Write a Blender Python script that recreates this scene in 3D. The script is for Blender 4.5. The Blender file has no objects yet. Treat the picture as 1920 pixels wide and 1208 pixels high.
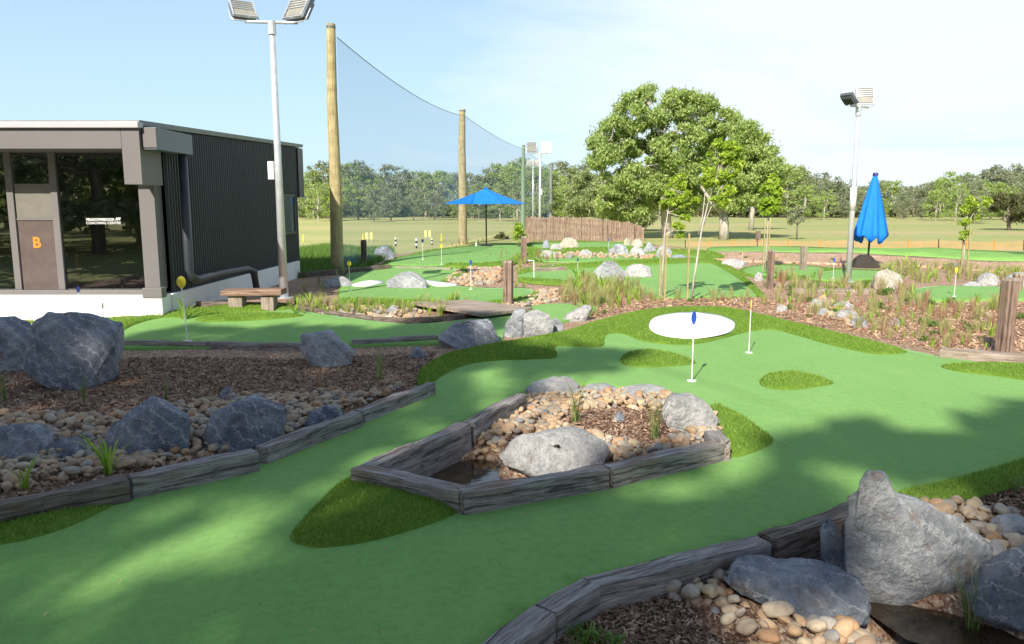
import bpy, bmesh, math, random
import numpy as np
from mathutils import Vector, Matrix, noise
from mathutils.geometry import delaunay_2d_cdt
R = random.Random(7); RN = np.random.default_rng(7)
sc = bpy.context.scene
C = sc.collection
# ------------------------------------------------------------------ camera
F = 1450.0; CAMZ = 1.9; PITCH = math.atan(219/1450.0)
cp, sp = math.cos(PITCH), math.sin(PITCH)
cam = bpy.data.objects.new('camera', bpy.data.cameras.new('camera')); C.objects.link(cam)
cam.location = (0, 0, CAMZ); cam.rotation_euler = (math.pi/2-PITCH, 0, 0)
cam.data.sensor_width = 36; cam.data.lens = 36*F/1920; cam.data.clip_end = 3000; cam.data.clip_start = .05
sc.camera = cam
def ray(px, py):
    a, b = px-960, 604-py
    return Vector((a, cp*F+sp*b, -sp*F+cp*b))
def P(px, py, Y):                      # point on the ray at depth Y
    r = ray(px, py); t = Y/r.y
    return Vector((r.x*t, Y, CAMZ+r.z*t))
def proj(p):
    x, y, z = p[0], p[1], p[2]-CAMZ
    d = y*cp-z*sp; u = y*sp+z*cp
    return 960+F*x/d, 604-F*u/d
# ------------------------------------------------------------------ terrain
def _bump(x, y, cx, cy, rx, ry, a):
    return a*np.exp(-((x-cx)/rx)**2-((y-cy)/ry)**2)
def gh(x, y):                          # playing surface
    z = .018*np.sin(x*.9+1.3)*np.sin(y*.7) + .012*np.sin(x*1.7-y*1.1)
    z = z*np.clip(1-(y-30)/20, 0, 1)
    z = z + _bump(x, y, -5.0, 14.2, 3.2, 1.5, .16) + _bump(x, y, -1.5, 27, 5, 4, .12) + _bump(x, y, 3.2, 14.2, 2.4, 1.0, .08) + _bump(x, y, 6, 24, 6, 3, .10)+ _bump(x, y, 17, 30, 7, 3, .25)
    return z
PONDS = []
def dep(x, y):
    d = 0
    for cx, cy, rx, ry, ang, a in PONDS:
        c, s = math.cos(ang), math.sin(ang)
        u = ((x-cx)*c+(y-cy)*s)/rx; v = (-(x-cx)*s+(y-cy)*c)/ry
        d = d + a*np.exp(-(u*u+v*v)**2)
    return d
def bh(x, y):                          # bed surface
    return gh(x, y)-.035-dep(x, y)
def at(px, py, fn=gh, off=0.0):
    r = ray(px, py); z = 0.0
    for i in range(25):
        t = (CAMZ-z)/(-r.z); z = .5*z+.5*(float(fn(r.x*t, r.y*t))+off)
    t = (CAMZ-z)/(-r.z)
    return Vector((r.x*t, r.y*t, z))
def flat(px, py):
    r = ray(px, py); t = CAMZ/(-r.z); return (r.x*t, r.y*t)
def pond(px, py, rx, ry, ang, a):
    x, y = flat(px, py); PONDS.append((x, y, rx, ry, ang, a))
def pond2(x0, y0, x1, y1, ry, a, ex=1.0):
    A, B = flat(x0, y0), flat(x1, y1); L = math.hypot(B[0]-A[0], B[1]-A[1])
    PONDS.append(((A[0]+B[0])/2, (A[1]+B[1])/2, L/2*ex, ry, math.atan2(B[1]-A[1], B[0]-A[0]), a))
pond2(760, 905, 905, 835, .28, .30, 1.2)      # island pool
pond2(850, 900, 1010, 885, .22, .26, 1.1)
pond2(1440, 1058, 1560, 1020, .13, .26, 1.1)   # lower right creek
pond2(1600, 1120, 1960, 1200, .30, .30, 1.15)
pond(150, 850, 1.6, .30, .1, .05)
SE = math.radians(36.5); SA = (.372, .928)      # sun elevation and the way shadows fall
# ------------------------------------------------------------------ materials
def mat(name): 
    m = bpy.data.materials.new(name); m.use_nodes = True
    m.node_tree.nodes.clear(); return m, m.node_tree.nodes, m.node_tree.links
def N(ns, t, **k):
    n = ns.new(t)
    for a, b in k.items():
        if a in n.inputs.keys() if isinstance(a, str) else False: n.inputs[a].default_value = b
        else: setattr(n, a, b)
    return n
def ramp(ns, ls, fac, stops):
    n = ns.new('ShaderNodeValToRGB'); ls.new(fac, n.inputs[0])
    el = n.color_ramp.elements
    while len(el) > 1: el.remove(el[-1])
    el[0].position = stops[0][0]; el[0].color = (*stops[0][1], 1)
    for p, c in stops[1:]:
        e = el.new(p); e.color = (*c, 1)
    return n.outputs[0]
def coords(ns, ls, kind='Object', scale=(1, 1, 1)):
    tc = ns.new('ShaderNodeTexCoord'); mp = ns.new('ShaderNodeMapping'); mp.inputs['Scale'].default_value = scale
    ls.new(tc.outputs[kind], mp.inputs[0]); return mp.outputs[0]
def wpos(ns, ls, scale=(1, 1, 1)):
    g = ns.new('ShaderNodeNewGeometry'); mp = ns.new('ShaderNodeMapping'); mp.inputs['Scale'].default_value = scale
    ls.new(g.outputs['Position'], mp.inputs[0]); return mp.outputs[0]
def noi(ns, ls, vec, scale, detail=4, rough=.55, dist=0):
    n = ns.new('ShaderNodeTexNoise'); n.inputs['Scale'].default_value = scale; n.inputs['Detail'].default_value = detail
    n.inputs['Roughness'].default_value = rough; n.inputs['Distortion'].default_value = dist
    ls.new(vec, n.inputs['Vector']); return n.outputs['Fac']
def mixc(ns, ls, f, a, b, mode='MIX'):
    n = ns.new('ShaderNodeMix'); n.data_type = 'RGBA'; n.blend_type = mode
    for sock, v in ((n.inputs[0], f), (n.inputs[6], a), (n.inputs[7], b)):
        if hasattr(v, 'links'): ls.new(v, sock)
        elif isinstance(v, (int, float)): sock.default_value = v
        else: sock.default_value = (*v, 1)
    return n.outputs[2]
def bsdf(ns, ls, col, rough=.8, spec=.3, metal=0, bump=None, bs=.3, bd=.02):
    b = ns.new('ShaderNodeBsdfPrincipled'); o = ns.new('ShaderNodeOutputMaterial')
    if hasattr(col, 'links'): ls.new(col, b.inputs['Base Color'])
    else: b.inputs['Base Color'].default_value = (*col, 1)
    if hasattr(rough, 'links'): ls.new(rough, b.inputs['Roughness'])
    else: b.inputs['Roughness'].default_value = rough
    b.inputs['Specular IOR Level'].default_value = spec; b.inputs['Metallic'].default_value = metal
    if bump is not None:
        bn = ns.new('ShaderNodeBump'); bn.inputs['Strength'].default_value = bs; bn.inputs['Distance'].default_value = bd
        ls.new(bump, bn.inputs['Height']); ls.new(bn.outputs[0], b.inputs['Normal'])
    ls.new(b.outputs[0], o.inputs[0]); return b
def simple(name, col, rough=.6, spec=.4, metal=0, var=.12, sc_=6):
    m, ns, ls = mat(name); v = coords(ns, ls)
    n = noi(ns, ls, v, sc_, 5)
    a = tuple(c*(1-var) for c in col); b = tuple(min(1, c*(1+var)) for c in col)
    bsdf(ns, ls, ramp(ns, ls, n, [(.3, a), (.7, b)]), rough, spec, metal, n, .08, .01); return m
def M_turf():
    m, ns, ls = mat('putting_turf'); v = wpos(ns, ls)
    big = noi(ns, ls, v, .55, 3); fine = noi(ns, ls, v, 260, 2, .7); mid = noi(ns, ls, v, 18, 5, .65); 
    c = ramp(ns, ls, big, [(.3, (.252, .475, .128)), (.7, (.30, .535, .155))])
    c = mixc(ns, ls, .65, c, ramp(ns, ls, fine, [(.3, (.35, .4, .35)), (.7, (1., 1., 1.))]), 'MULTIPLY')
    c = mixc(ns, ls, .42, c, ramp(ns, ls, mid, [(.3, (.45, .55, .45)), (.7, (1, 1, 1))]), 'MULTIPLY')
    n5 = noi(ns, ls, wpos(ns, ls, (1, .35, 1)), 3.5, 6, .7); c = mixc(ns, ls, .35, c, ramp(ns, ls, n5, [(.35, (.72, .80, .70)), (.62, (1, 1, 1))]), 'MULTIPLY')
    dv = ns.new('ShaderNodeTexVoronoi'); dv.inputs['Scale'].default_value = 3.2; ls.new(v, dv.inputs['Vector'])
    dm = ramp(ns, ls, dv.outputs['Distance'], [(0, (1, 1, 1)), (.012, (1, 1, 1)), (.017, (0, 0, 0))])
    c = mixc(ns, ls, dm, c, (.30, .26, .16))
    b = bsdf(ns, ls, c, .95, .15, 0, fine, .55, .004)
    b.inputs['Sheen Weight'].default_value = .25; b.inputs['Sheen Tint'].default_value = (.6, 1, .5, 1); b.inputs['Sheen Roughness'].default_value = .4
    return m
def M_fringe():
    m, ns, ls = mat('fringe_turf'); v = wpos(ns, ls)
    big = noi(ns, ls, v, 2.5, 4); fine = noi(ns, ls, v, 120, 3, .7)
    c = ramp(ns, ls, big, [(.3, (.15, .27, .035)), (.7, (.22, .36, .06))])
    c = mixc(ns, ls, .7, c, ramp(ns, ls, fine, [(.3, (.3, .35, .25)), (.7, (1, 1, 1))]), 'MULTIPLY')
    bsdf(ns, ls, c, .95, .1, 0, fine, .8, .01); return m
def M_leaf(name, c0, c1, c2=None, tr=.35, rough=.6, spec=.3):
    m, ns, ls = mat(name); g = ns.new('ShaderNodeNewGeometry')
    st = [(0, c0), (.6, c1), (1, c2 or c1)]
    col = ramp(ns, ls, g.outputs['Random Per Island'], st)
    d = ns.new('ShaderNodeBsdfPrincipled'); ls.new(col, d.inputs['Base Color']); d.inputs['Roughness'].default_value = rough
    d.inputs['Specular IOR Level'].default_value = spec
    t = ns.new('ShaderNodeBsdfTranslucent'); ls.new(col, t.inputs[0])
    x = ns.new('ShaderNodeMixShader'); x.inputs[0].default_value = tr
    ls.new(d.outputs[0], x.inputs[1]); ls.new(t.outputs[0], x.inputs[2])
    o = ns.new('ShaderNodeOutputMaterial'); ls.new(x.outputs[0], o.inputs[0]); return m
def M_mulch(name, a, b, c_, s=1):
    m, ns, ls = mat(name); v = wpos(ns, ls, (1, 1, 1))
    vo = ns.new('ShaderNodeTexVoronoi'); vo.inputs['Scale'].default_value = 75*s; vo.inputs['Randomness'].default_value = 1
    mp = wpos(ns, ls, (1, .45, 1)); ls.new(mp, vo.inputs['Vector'])
    n1 = noi(ns, ls, v, 1.4, 5, .6); n2 = noi(ns, ls, v, 90*s, 4, .7)
    sep = ns.new('ShaderNodeSeparateColor'); ls.new(vo.outputs['Color'], sep.inputs[0])
    col = ramp(ns, ls, sep.outputs[0], [(0, a), (.4, b), (.8, c_), (1, tuple(min(1, k*1.7) for k in c_))])
    col = mixc(ns, ls, .8, col, ramp(ns, ls, n2, [(.3, (.35, .33, .32)), (.65, (1, 1, 1))]), 'MULTIPLY')
    col = mixc(ns, ls, .5, col, ramp(ns, ls, n1, [(.3, (.6, .58, .55)), (.65, (1, 1, 1))]), 'MULTIPLY')
    bsdf(ns, ls, col, .95, .15, 0, n2, .9, .02); return m
def M_field():
    m, ns, ls = mat('field_grass'); v = wpos(ns, ls)
    mp = wpos(ns, ls, (.25, 1, 1))
    n1 = noi(ns, ls, mp, .10, 5, .6); n2 = noi(ns, ls, v, 1.6, 5, .7); n3 = noi(ns, ls, v, 12, 3, .7)
    sx = ns.new('ShaderNodeSeparateXYZ'); ls.new(wpos(ns, ls), sx.inputs[0])
    mr = ns.new('ShaderNodeMapRange'); mr.inputs[1].default_value = -8; mr.inputs[2].default_value = 22; ls.new(sx.outputs[0], mr.inputs[0])
    L = ramp(ns, ls, n1, [(.3, (.43, .45, .17)), (.55, (.55, .53, .24)), (.75, (.62, .52, .30))])
    G = ramp(ns, ls, n1, [(.25, (.26, .37, .11)), (.45, (.38, .43, .17)), (.66, (.56, .45, .26))])
    c = mixc(ns, ls, mr.outputs[0], L, G)
    c = mixc(ns, ls, .5, c, ramp(ns, ls, n2, [(.3, (.6, .65, .55)), (.7, (1, 1, 1))]), 'MULTIPLY')
    c = mixc(ns, ls, .5, c, ramp(ns, ls, n3, [(.3, (.6, .6, .55)), (.7, (1, 1, 1))]), 'MULTIPLY')
    bsdf(ns, ls, c, .95, .1, 0, n3, .6, .05); return m
def M_rock(name, base, light, dark, rust=.25, vein=.5):
    m, ns, ls = mat(name); oi = ns.new('ShaderNodeObjectInfo')
    tc = ns.new('ShaderNodeTexCoord'); ad = ns.new('ShaderNodeVectorMath'); ad.operation = 'ADD'
    sc2 = ns.new('ShaderNodeVectorMath'); sc2.operation = 'SCALE'; sc2.inputs[0].default_value = (37, 19, 53); ls.new(oi.outputs['Random'], sc2.inputs['Scale'])
    ls.new(tc.outputs['Object'], ad.inputs[0]); ls.new(sc2.outputs[0], ad.inputs[1]); v = ad.outputs[0]
    n1 = noi(ns, ls, v, 2.2, 8, .62, .6); n2 = noi(ns, ls, v, 16, 8, .72); n3 = noi(ns, ls, v, 4.5, 6, .6, 1.2); n4 = noi(ns, ls, v, 70, 4, .7)
    c = ramp(ns, ls, n1, [(.28, dark), (.5, base), (.72, light)])
    c = mixc(ns, ls, .75, c, ramp(ns, ls, n2, [(.32, (.42, .44, .48)), (.56, (1, 1, 1))]), 'MULTIPLY')
    w = ns.new('ShaderNodeTexWave'); w.bands_direction = 'DIAGONAL'; w.inputs['Scale'].default_value = 3.2; w.inputs['Distortion'].default_value = 9; w.inputs['Detail'].default_value = 9; w.inputs['Detail Scale'].default_value = 2.6; w.inputs['Detail Roughness'].default_value = .72
    ls.new(v, w.inputs['Vector'])
    vm = ramp(ns, ls, w.outputs['Fac'], [(.0, (.9, .9, .9)), (.012, (.6, .6, .6)), (.07, (0, 0, 0))])
    vmm = ns.new('ShaderNodeMath'); vmm.operation = 'MULTIPLY'; vmm.inputs[1].default_value = vein; ls.new(vm, vmm.inputs[0])
    c = mixc(ns, ls, vmm.outputs[0], c, tuple(min(.85, k*1.5) for k in light))
    rm = ramp(ns, ls, n3, [(.60, (0, 0, 0)), (.70, (rust, rust, rust))])
    c = mixc(ns, ls, rm, c, (.33, .19, .09))
    c = mixc(ns, ls, .4, c, ramp(ns, ls, n4, [(.35, (.6, .6, .62)), (.6, (1, 1, 1))]), 'MULTIPLY')
    hh = ns.new('ShaderNodeMath'); hh.operation = 'ADD'; ls.new(n2, hh.inputs[0]); ls.new(n1, hh.inputs[1])
    bsdf(ns, ls, c, .8, .3, 0, hh.outputs[0], 1.0, .09); return m
def M_pebble():
    m, ns, ls = mat('river_pebble'); g = ns.new('ShaderNodeNewGeometry'); oi = ns.new('ShaderNodeObjectInfo')
    ad = ns.new('ShaderNodeMath'); ad.operation = 'ADD'; ls.new(g.outputs['Random Per Island'], ad.inputs[0]); ls.new(oi.outputs['Random'], ad.inputs[1])
    fr = ns.new('ShaderNodeMath'); fr.operation = 'FRACT'; ls.new(ad.outputs[0], fr.inputs[0])
    c = ramp(ns, ls, fr.outputs[0], [(0, (.42, .30, .19)), (.15, (.52, .41, .29)), (.28, (.48, .27, .14)), (.4, (.58, .50, .38)), (.5, (.30, .22, .16)), (.62, (.56, .38, .22)), (.72, (.26, .27, .28)), (.82, (.50, .36, .24)), (.9, (.38, .36, .33)), (1, (.60, .46, .28))])
    v = wpos(ns, ls); n = noi(ns, ls, v, 30, 5, .65); 
    c = mixc(ns, ls, .55, c, ramp(ns, ls, n, [(.3, (.5, .46, .42)), (.65, (1, 1, 1))]), 'MULTIPLY')
    bsdf(ns, ls, c, .65, .35, 0, n, .25, .01); return m
def M_wood(name, a, b, crack=.5, s=1.0, rust=0.0, ax='x'):
    g_ = (lambda a_, b_: (a_, b_, b_) if ax == 'x' else (b_, b_, a_))
    m, ns, ls = mat(name); v = coords(ns, ls, 'Object', g_(1.2*s, 18*s)); v2 = coords(ns, ls, 'Object', (2, 5, 5)); oi = ns.new('ShaderNodeObjectInfo')
    n = noi(ns, ls, v, 2.2, 8, .7, .4); n2 = noi(ns, ls, v2, 1.2, 5); 
    v3 = coords(ns, ls, 'Object', g_(.8*s, 22*s)); n3 = noi(ns, ls, v3, 1.1, 4, .6, .3)
    c = ramp(ns, ls, n, [(.25, tuple(k*.35 for k in a)), (.42, a), (.62, b), (.8, tuple(min(1, k*1.25) for k in b))])
    c = mixc(ns, ls, .55, c, ramp(ns, ls, n2, [(.3, (.5, .46, .42)), (.65, (1, 1, 1))]), 'MULTIPLY')
    ck = ramp(ns, ls, n3, [(.40, (1, 1, 1)), (.43, (0, 0, 0))]); mk_ = ns.new('ShaderNodeMath'); mk_.operation = 'MULTIPLY'; mk_.inputs[1].default_value = crack; ls.new(ck, mk_.inputs[0])
    c = mixc(ns, ls, mk_.outputs[0], c, (.02, .017, .014))
    if rust:
        n4 = noi(ns, ls, v2, .9, 4); rm = ramp(ns, ls, n4, [(.55, (0, 0, 0)), (.68, (rust,)*3)]); c = mixc(ns, ls, rm, c, (.28, .13, .06))
    sub = ns.new('ShaderNodeMath'); sub.operation = 'SUBTRACT'; ls.new(n, sub.inputs[0]); ls.new(mk_.outputs[0], sub.inputs[1])
    bsdf(ns, ls, c, .88, .2, 0, sub.outputs[0], .8, .012); return m
def M_water():
    m, ns, ls = mat('creek_water'); v = wpos(ns, ls); n = noi(ns, ls, v, 14, 3); nb = noi(ns, ls, v, 7, 6, .65)
    c = ramp(ns, ls, nb, [(.3, (.02, .013, .006)), (.7, (.075, .048, .022))])
    b = bsdf(ns, ls, c, .05, .5, 0, n, .10, .02); b.inputs['Coat Weight'].default_value = .3; return m
def M_glass():
    m, ns, ls = mat('window_glass'); t = ns.new('ShaderNodeBsdfTransparent'); t.inputs[0].default_value = (.74, .76, .77, 1)
    g = ns.new('ShaderNodeBsdfGlossy'); g.inputs['Roughness'].default_value = .0; g.inputs[0].default_value = (.9, .92, .95, 1)
    fr = ns.new('ShaderNodeFresnel'); fr.inputs[0].default_value = 1.6; mx = ns.new('ShaderNodeMixShader'); 
    mm = ns.new('ShaderNodeMath'); mm.operation = 'MULTIPLY_ADD'; mm.inputs[1].default_value = 1.0; mm.inputs[2].default_value = .06; ls.new(fr.outputs[0], mm.inputs[0])
    ls.new(mm.outputs[0], mx.inputs[0]); ls.new(t.outputs[0], mx.inputs[1]); ls.new(g.outputs[0], mx.inputs[2])
    o = ns.new('ShaderNodeOutputMaterial'); ls.new(mx.outputs[0], o.inputs[0]); return m
def M_net():
    m, ns, ls = mat('net_mesh'); t = ns.new('ShaderNodeBsdfTransparent'); d = ns.new('ShaderNodeBsdfDiffuse'); d.inputs[0].default_value = (.22, .38, .68, 1)
    mx = ns.new('ShaderNodeMixShader'); mx.inputs[0].default_value = .24; ls.new(t.outputs[0], mx.inputs[1]); ls.new(d.outputs[0], mx.inputs[2])
    o = ns.new('ShaderNodeOutputMaterial'); ls.new(mx.outputs[0], o.inputs[0]); return m
def M_orange_net():
    m, ns, ls = mat('orange_mesh'); v = wpos(ns, ls, (1, 0, 1)); 
    ch = ns.new('ShaderNodeTexNoise'); ch.inputs['Scale'].default_value = 3; ls.new(v, ch.inputs['Vector'])
    t = ns.new('ShaderNodeBsdfTransparent'); d = ns.new('ShaderNodeBsdfDiffuse'); d.inputs[0].default_value = (.78, .34, .20, 1)
    mx = ns.new('ShaderNodeMixShader'); f = ramp(ns, ls, ch.outputs['Fac'], [(.3, (.18,)*3), (.7, (.34,)*3)]); ls.new(f, mx.inputs[0]); ls.new(t.outputs[0], mx.inputs[1]); ls.new(d.outputs[0], mx.inputs[2])
    o = ns.new('ShaderNodeOutputMaterial'); ls.new(mx.outputs[0], o.inputs[0]); return m
def M_bark(name, a, b):
    m, ns, ls = mat(name); v = coords(ns, ls, 'Object', (3, 3, .8)); n = noi(ns, ls, v, 2.0, 6, .65); n2 = noi(ns, ls, coords(ns, ls, 'Object', (14, 14, 2)), 1.5, 5)
    c = ramp(ns, ls, n, [(.35, a), (.6, b)]); c = mixc(ns, ls, .5, c, ramp(ns, ls, n2, [(.3, (.5, .47, .44)), (.6, (1, 1, 1))]), 'MULTIPLY')
    bsdf(ns, ls, c, .9, .2, 0, n2, .6, .02); return m
TURF = M_turf(); FRINGE = M_fringe(); FIELD = M_field()
MULCH = M_mulch('bark_mulch', (.26, .135, .09), (.50, .31, .215), (.75, .53, .39))
ROCKB = M_rock('blue_grey_stone', (.36, .40, .47), (.68, .72, .78), (.16, .185, .23), .4, .9)
ROCKL = M_rock('pale_stone', (.62, .61, .60), (.80, .78, .76), (.36, .37, .41), .35, .35)
ROCKC = M_rock('cream_stone', (.68, .60, .48), (.82, .77, .68), (.48, .42, .34), .3, .2)
ROCKG = M_rock('mid_grey_stone', (.52, .54, .57), (.76, .76, .77), (.26, .28, .31), .7, .7)
PEB = M_pebble()
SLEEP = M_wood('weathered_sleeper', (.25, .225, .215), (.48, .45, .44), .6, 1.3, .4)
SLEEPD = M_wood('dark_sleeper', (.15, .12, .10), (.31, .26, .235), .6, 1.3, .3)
POSTW = M_wood('old_post_timber', (.22, .15, .12), (.38, .28, .23), .5, 1, .3, 'z')
PINE = M_wood('treated_pine', (.40, .33, .17), (.56, .48, .27), .12, .6, 0, 'z')
PALING = M_wood('paling_timber', (.26, .17, .13), (.46, .34, .28), .4, .8, 0, 'z')
DECK = M_wood('deck_timber', (.34, .27, .22), (.50, .42, .36), .3, 1)
DECKZ = M_wood('faded_post', (.30, .24, .20), (.46, .38, .33), .4, 1, 0, 'z')
SEATW = M_wood('bench_timber', (.22, .14, .10), (.40, .28, .21), .5, 1, .3)
DARKZ = M_wood('shaded_post', (.11, .085, .07), (.23, .19, .165), .6, 1, .3, 'z')  # darker copy of the post timber, with the bollard's shade put into its colour
WATER = M_water(); GLASS = M_glass(); NET = M_net(); ONET = M_orange_net()
FBL = M_leaf('fringe_blades', (.12, .24, .025), (.21, .36, .05), (.36, .46, .12), .3, .8, .15)
GALV = simple('galvanised_steel', (.62, .64, .67), .35, .5, .35)
GALVD = simple('dark_steel', (.16, .17, .19), .4, .5, .4)
WHITEP = simple('white_paint', (.80, .80, .80), .5, .4)
SAND = simple('white_turf_sand', (.86, .86, .85), .95, .1, 0, .04, 60)
YEL = simple('yellow_plastic', (.80, .66, .06), .45, .5, 0, .05)
BLU = simple('blue_plastic', (.03, .10, .62), .4, .5, 0, .08)
NAVY = simple('navy_plastic', (.02, .03, .17), .4, .5, 0, .08)
UMB = simple('blue_canvas', (.012, .20, .80), .75, .25, 0, .10, 4)
BLACK = simple('black_metal', (.015, .015, .017), .45, .4)
CHAR = simple('charcoal_steel', (.042, .048, .060), .42, .5, .0, .08, 2)
TAUPE = simple('taupe_cladding', (.175, .162, .163), .5, .4, 0, .04, 2)
TAUPEL = simple('pale_gutter', (.50, .47, .50), .4, .5, 0, .04, 2)
SLATE = simple('slate_blue_box', (.17, .20, .24), .5, .4, 0, .04, 2)
def M_render():
    m, ns, ls = mat('white_render'); v = wpos(ns, ls); n = noi(ns, ls, wpos(ns, ls, (1, 1, .25)), 3, 6, .7); n2 = noi(ns, ls, v, 40, 4)
    c = ramp(ns, ls, n, [(.25, (.62, .60, .56)), (.45, (.80, .80, .79)), (.7, (.84, .84, .83))]); bsdf(ns, ls, c, .9, .15, 0, n2, .25, .01); return m
WALLW = M_render()
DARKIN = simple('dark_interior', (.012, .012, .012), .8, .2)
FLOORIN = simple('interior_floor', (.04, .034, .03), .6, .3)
BROWNP = simple('brown_panel', (.13, .10, .095), .25, .5)
BLIND = simple('grey_blind', (.20, .19, .165), .35, .2, 0, .08, 9)
ORNG = simple('orange_plastic', (.75, .25, .03), .5, .4)
REDP = simple('red_plastic', (.6, .03, .06), .5, .4)
WOODIN = simple('plain_wood', (.45, .26, .11), .6, .3)
LENS = simple('lamp_lens', (.30, .29, .25), .2, .6)
EARTH = M_mulch('bare_earth', (.46, .26, .17), (.64, .40, .28), (.74, .52, .38), .35)
PATH = simple('pale_path', (.66, .65, .62), .9, .2, 0, .06, 5)
LIME = M_leaf('sapling_leaf', (.24, .38, .03), (.40, .56, .06), (.56, .66, .12), .45)
EUC = M_leaf('gum_leaf', (.21, .31, .085), (.42, .54, .16), (.64, .72, .30), .5, .5, .4)
EUCD = M_leaf('far_leaf', (.20, .235, .15), (.33, .37, .22), (.46, .49, .31), .45)  # distance haze put into the colour as paler, greyer leaf tones
EUCG = M_leaf('far_leaf_green', (.22, .28, .12), (.37, .44, .18), (.50, .55, .27), .45)  # greener leaf, likewise paled to carry the distance haze in its colour
CASU = M_leaf('dark_leaf', (.07, .08, .03), (.13, .14, .055), (.21, .21, .09), .3)
BARKW = M_bark('pale_gum_bark', (.36, .31, .26), (.62, .58, .52)); BARKD = M_bark('grey_bark', (.16, .13, .11), (.30, .26, .22))
BL_LUSH = M_leaf('lush_blade', (.20, .36, .03), (.33, .50, .06), (.46, .56, .12), .35)
BL_REED = M_leaf('reed_blade', (.11, .19, .05), (.20, .30, .08), (.42, .40, .18), .3)
BL_STRAW = M_leaf('straw_blade', (.30, .33, .10), (.50, .49, .21), (.66, .57, .33), .4)
BL_RUST = M_leaf('rust_blade', (.30, .16, .09), (.48, .29, .18), (.62, .47, .30), .4)
BL_GRN = M_leaf('green_leaflet', (.08, .17, .02), (.15, .28, .05), (.26, .38, .09), .35)
CHIP = M_leaf('bark_chip', (.10, .055, .035), (.26, .16, .11), (.50, .36, .26), 0, .9, .15)
LITTER = M_leaf('leaf_litter', (.30, .16, .10), (.58, .38, .26), (.62, .50, .32), .2)
# ------------------------------------------------------------------ mesh helpers
def tag(o, label=None, cat=None, group=None, kind=None):
    if label: o['label'] = label
    if cat: o['category'] = cat
    if group: o['group'] = group
    if kind: o['kind'] = kind
    return o
def link(name, me, m=None, parent=None):
    o = bpy.data.objects.new(name, me); C.objects.link(o)
    if m is not None and me is not None and not me.materials: me.materials.append(m)
    if parent is not None: o.parent = parent
    return o
def root(name, loc, label, cat, group=None, rz=0):
    o = bpy.data.objects.new(name, None); C.objects.link(o); o.location = loc; o.rotation_euler = (0, 0, rz); o.empty_display_size = .2
    return tag(o, label, cat, group)
def wl(p):                              # world origin of a parent chain (no rotations used while building)
    v = Vector((0, 0, 0))
    while p is not None: v = v+p.location; p = p.parent
    return v
class MB:
    def __init__(s): s.v = []; s.f = []
    def add(s, vs, fs):
        k = len(s.v); s.v += [tuple(v) for v in vs]; s.f += [tuple(i+k for i in f) for f in fs]; return s
    def box(s, a, b):
        x0, y0, z0 = a; x1, y1, z1 = b
        return s.add([(x0, y0, z0), (x1, y0, z0), (x1, y1, z0), (x0, y1, z0), (x0, y0, z1), (x1, y0, z1), (x1, y1, z1), (x0, y1, z1)],
                     [(0, 3, 2, 1), (4, 5, 6, 7), (0, 1, 5, 4), (1, 2, 6, 5), (2, 3, 7, 6), (3, 0, 4, 7)])
    def hexa(s, b4, t4):
        return s.add(list(b4)+list(t4), [(0, 3, 2, 1), (4, 5, 6, 7), (0, 1, 5, 4), (1, 2, 6, 5), (2, 3, 7, 6), (3, 0, 4, 7)])
    def tube(s, pts, rads, n=8, cap=True):
        pts = [Vector(p) for p in pts]; k = len(s.v)
        if not hasattr(rads, '__len__'): rads = [rads]*len(pts)
        ref = Vector((0, 0, 1))
        for i, p in enumerate(pts):
            t = (pts[min(i+1, len(pts)-1)]-pts[max(i-1, 0)]).normalized()
            if abs(t.dot(ref)) > .95: rr = Vector((1, 0, 0))
            else: rr = ref
            a = t.cross(rr).normalized(); b = t.cross(a).normalized()
            for j in range(n):
                w = 2*math.pi*j/n; s.v.append(tuple(p+(a*math.cos(w)+b*math.sin(w))*rads[i]))
        for i in range(len(pts)-1):
            for j in range(n):
                j2 = (j+1) % n; s.f.append((k+i*n+j, k+i*n+j2, k+(i+1)*n+j2, k+(i+1)*n+j))
        if cap: s.f.append(tuple(k+j for j in range(n))[::-1]); s.f.append(tuple(k+(len(pts)-1)*n+j for j in range(n)))
        return s
    def build(s, name, m, parent=None, smooth=False, origin=None, bevel=0):
        o0 = Vector(origin) if origin is not None else Vector((0, 0, 0))
        off = wl(parent)+o0
        me = bpy.data.meshes.new(name); me.from_pydata([tuple(Vector(v)-off) for v in s.v], [], s.f); me.update()
        bm = bmesh.new(); bm.from_mesh(me); bmesh.ops.recalc_face_normals(bm, faces=bm.faces)
        if bevel: bmesh.ops.bevel(bm, geom=bm.edges[:], offset=bevel, segments=2, affect='EDGES', profile=.6)
        bm.to_mesh(me); bm.free()
        if smooth: me.polygons.foreach_set('use_smooth', [True]*len(me.polygons))
        o = link(name, me, m, parent); o.location = o0; return o
def poly_mesh(name, V, k):              # V (N*k,3): N separate k-gons, fast
    V = np.asarray(V, dtype=np.float32).reshape(-1, 3); n = len(V)//k
    me = bpy.data.meshes.new(name); me.vertices.add(len(V)); me.vertices.foreach_set('co', V.ravel())
    me.loops.add(n*k); me.loops.foreach_set('vertex_index', np.arange(n*k, dtype=np.int32))
    me.polygons.add(n); me.polygons.foreach_set('loop_start', np.arange(0, n*k, k, dtype=np.int32))
    me.update(calc_edges=True); return me
def grid_mesh(name, V, F_):
    me = bpy.data.meshes.new(name); me.from_pydata([tuple(v) for v in V], [], F_); me.update(); return me
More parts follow.
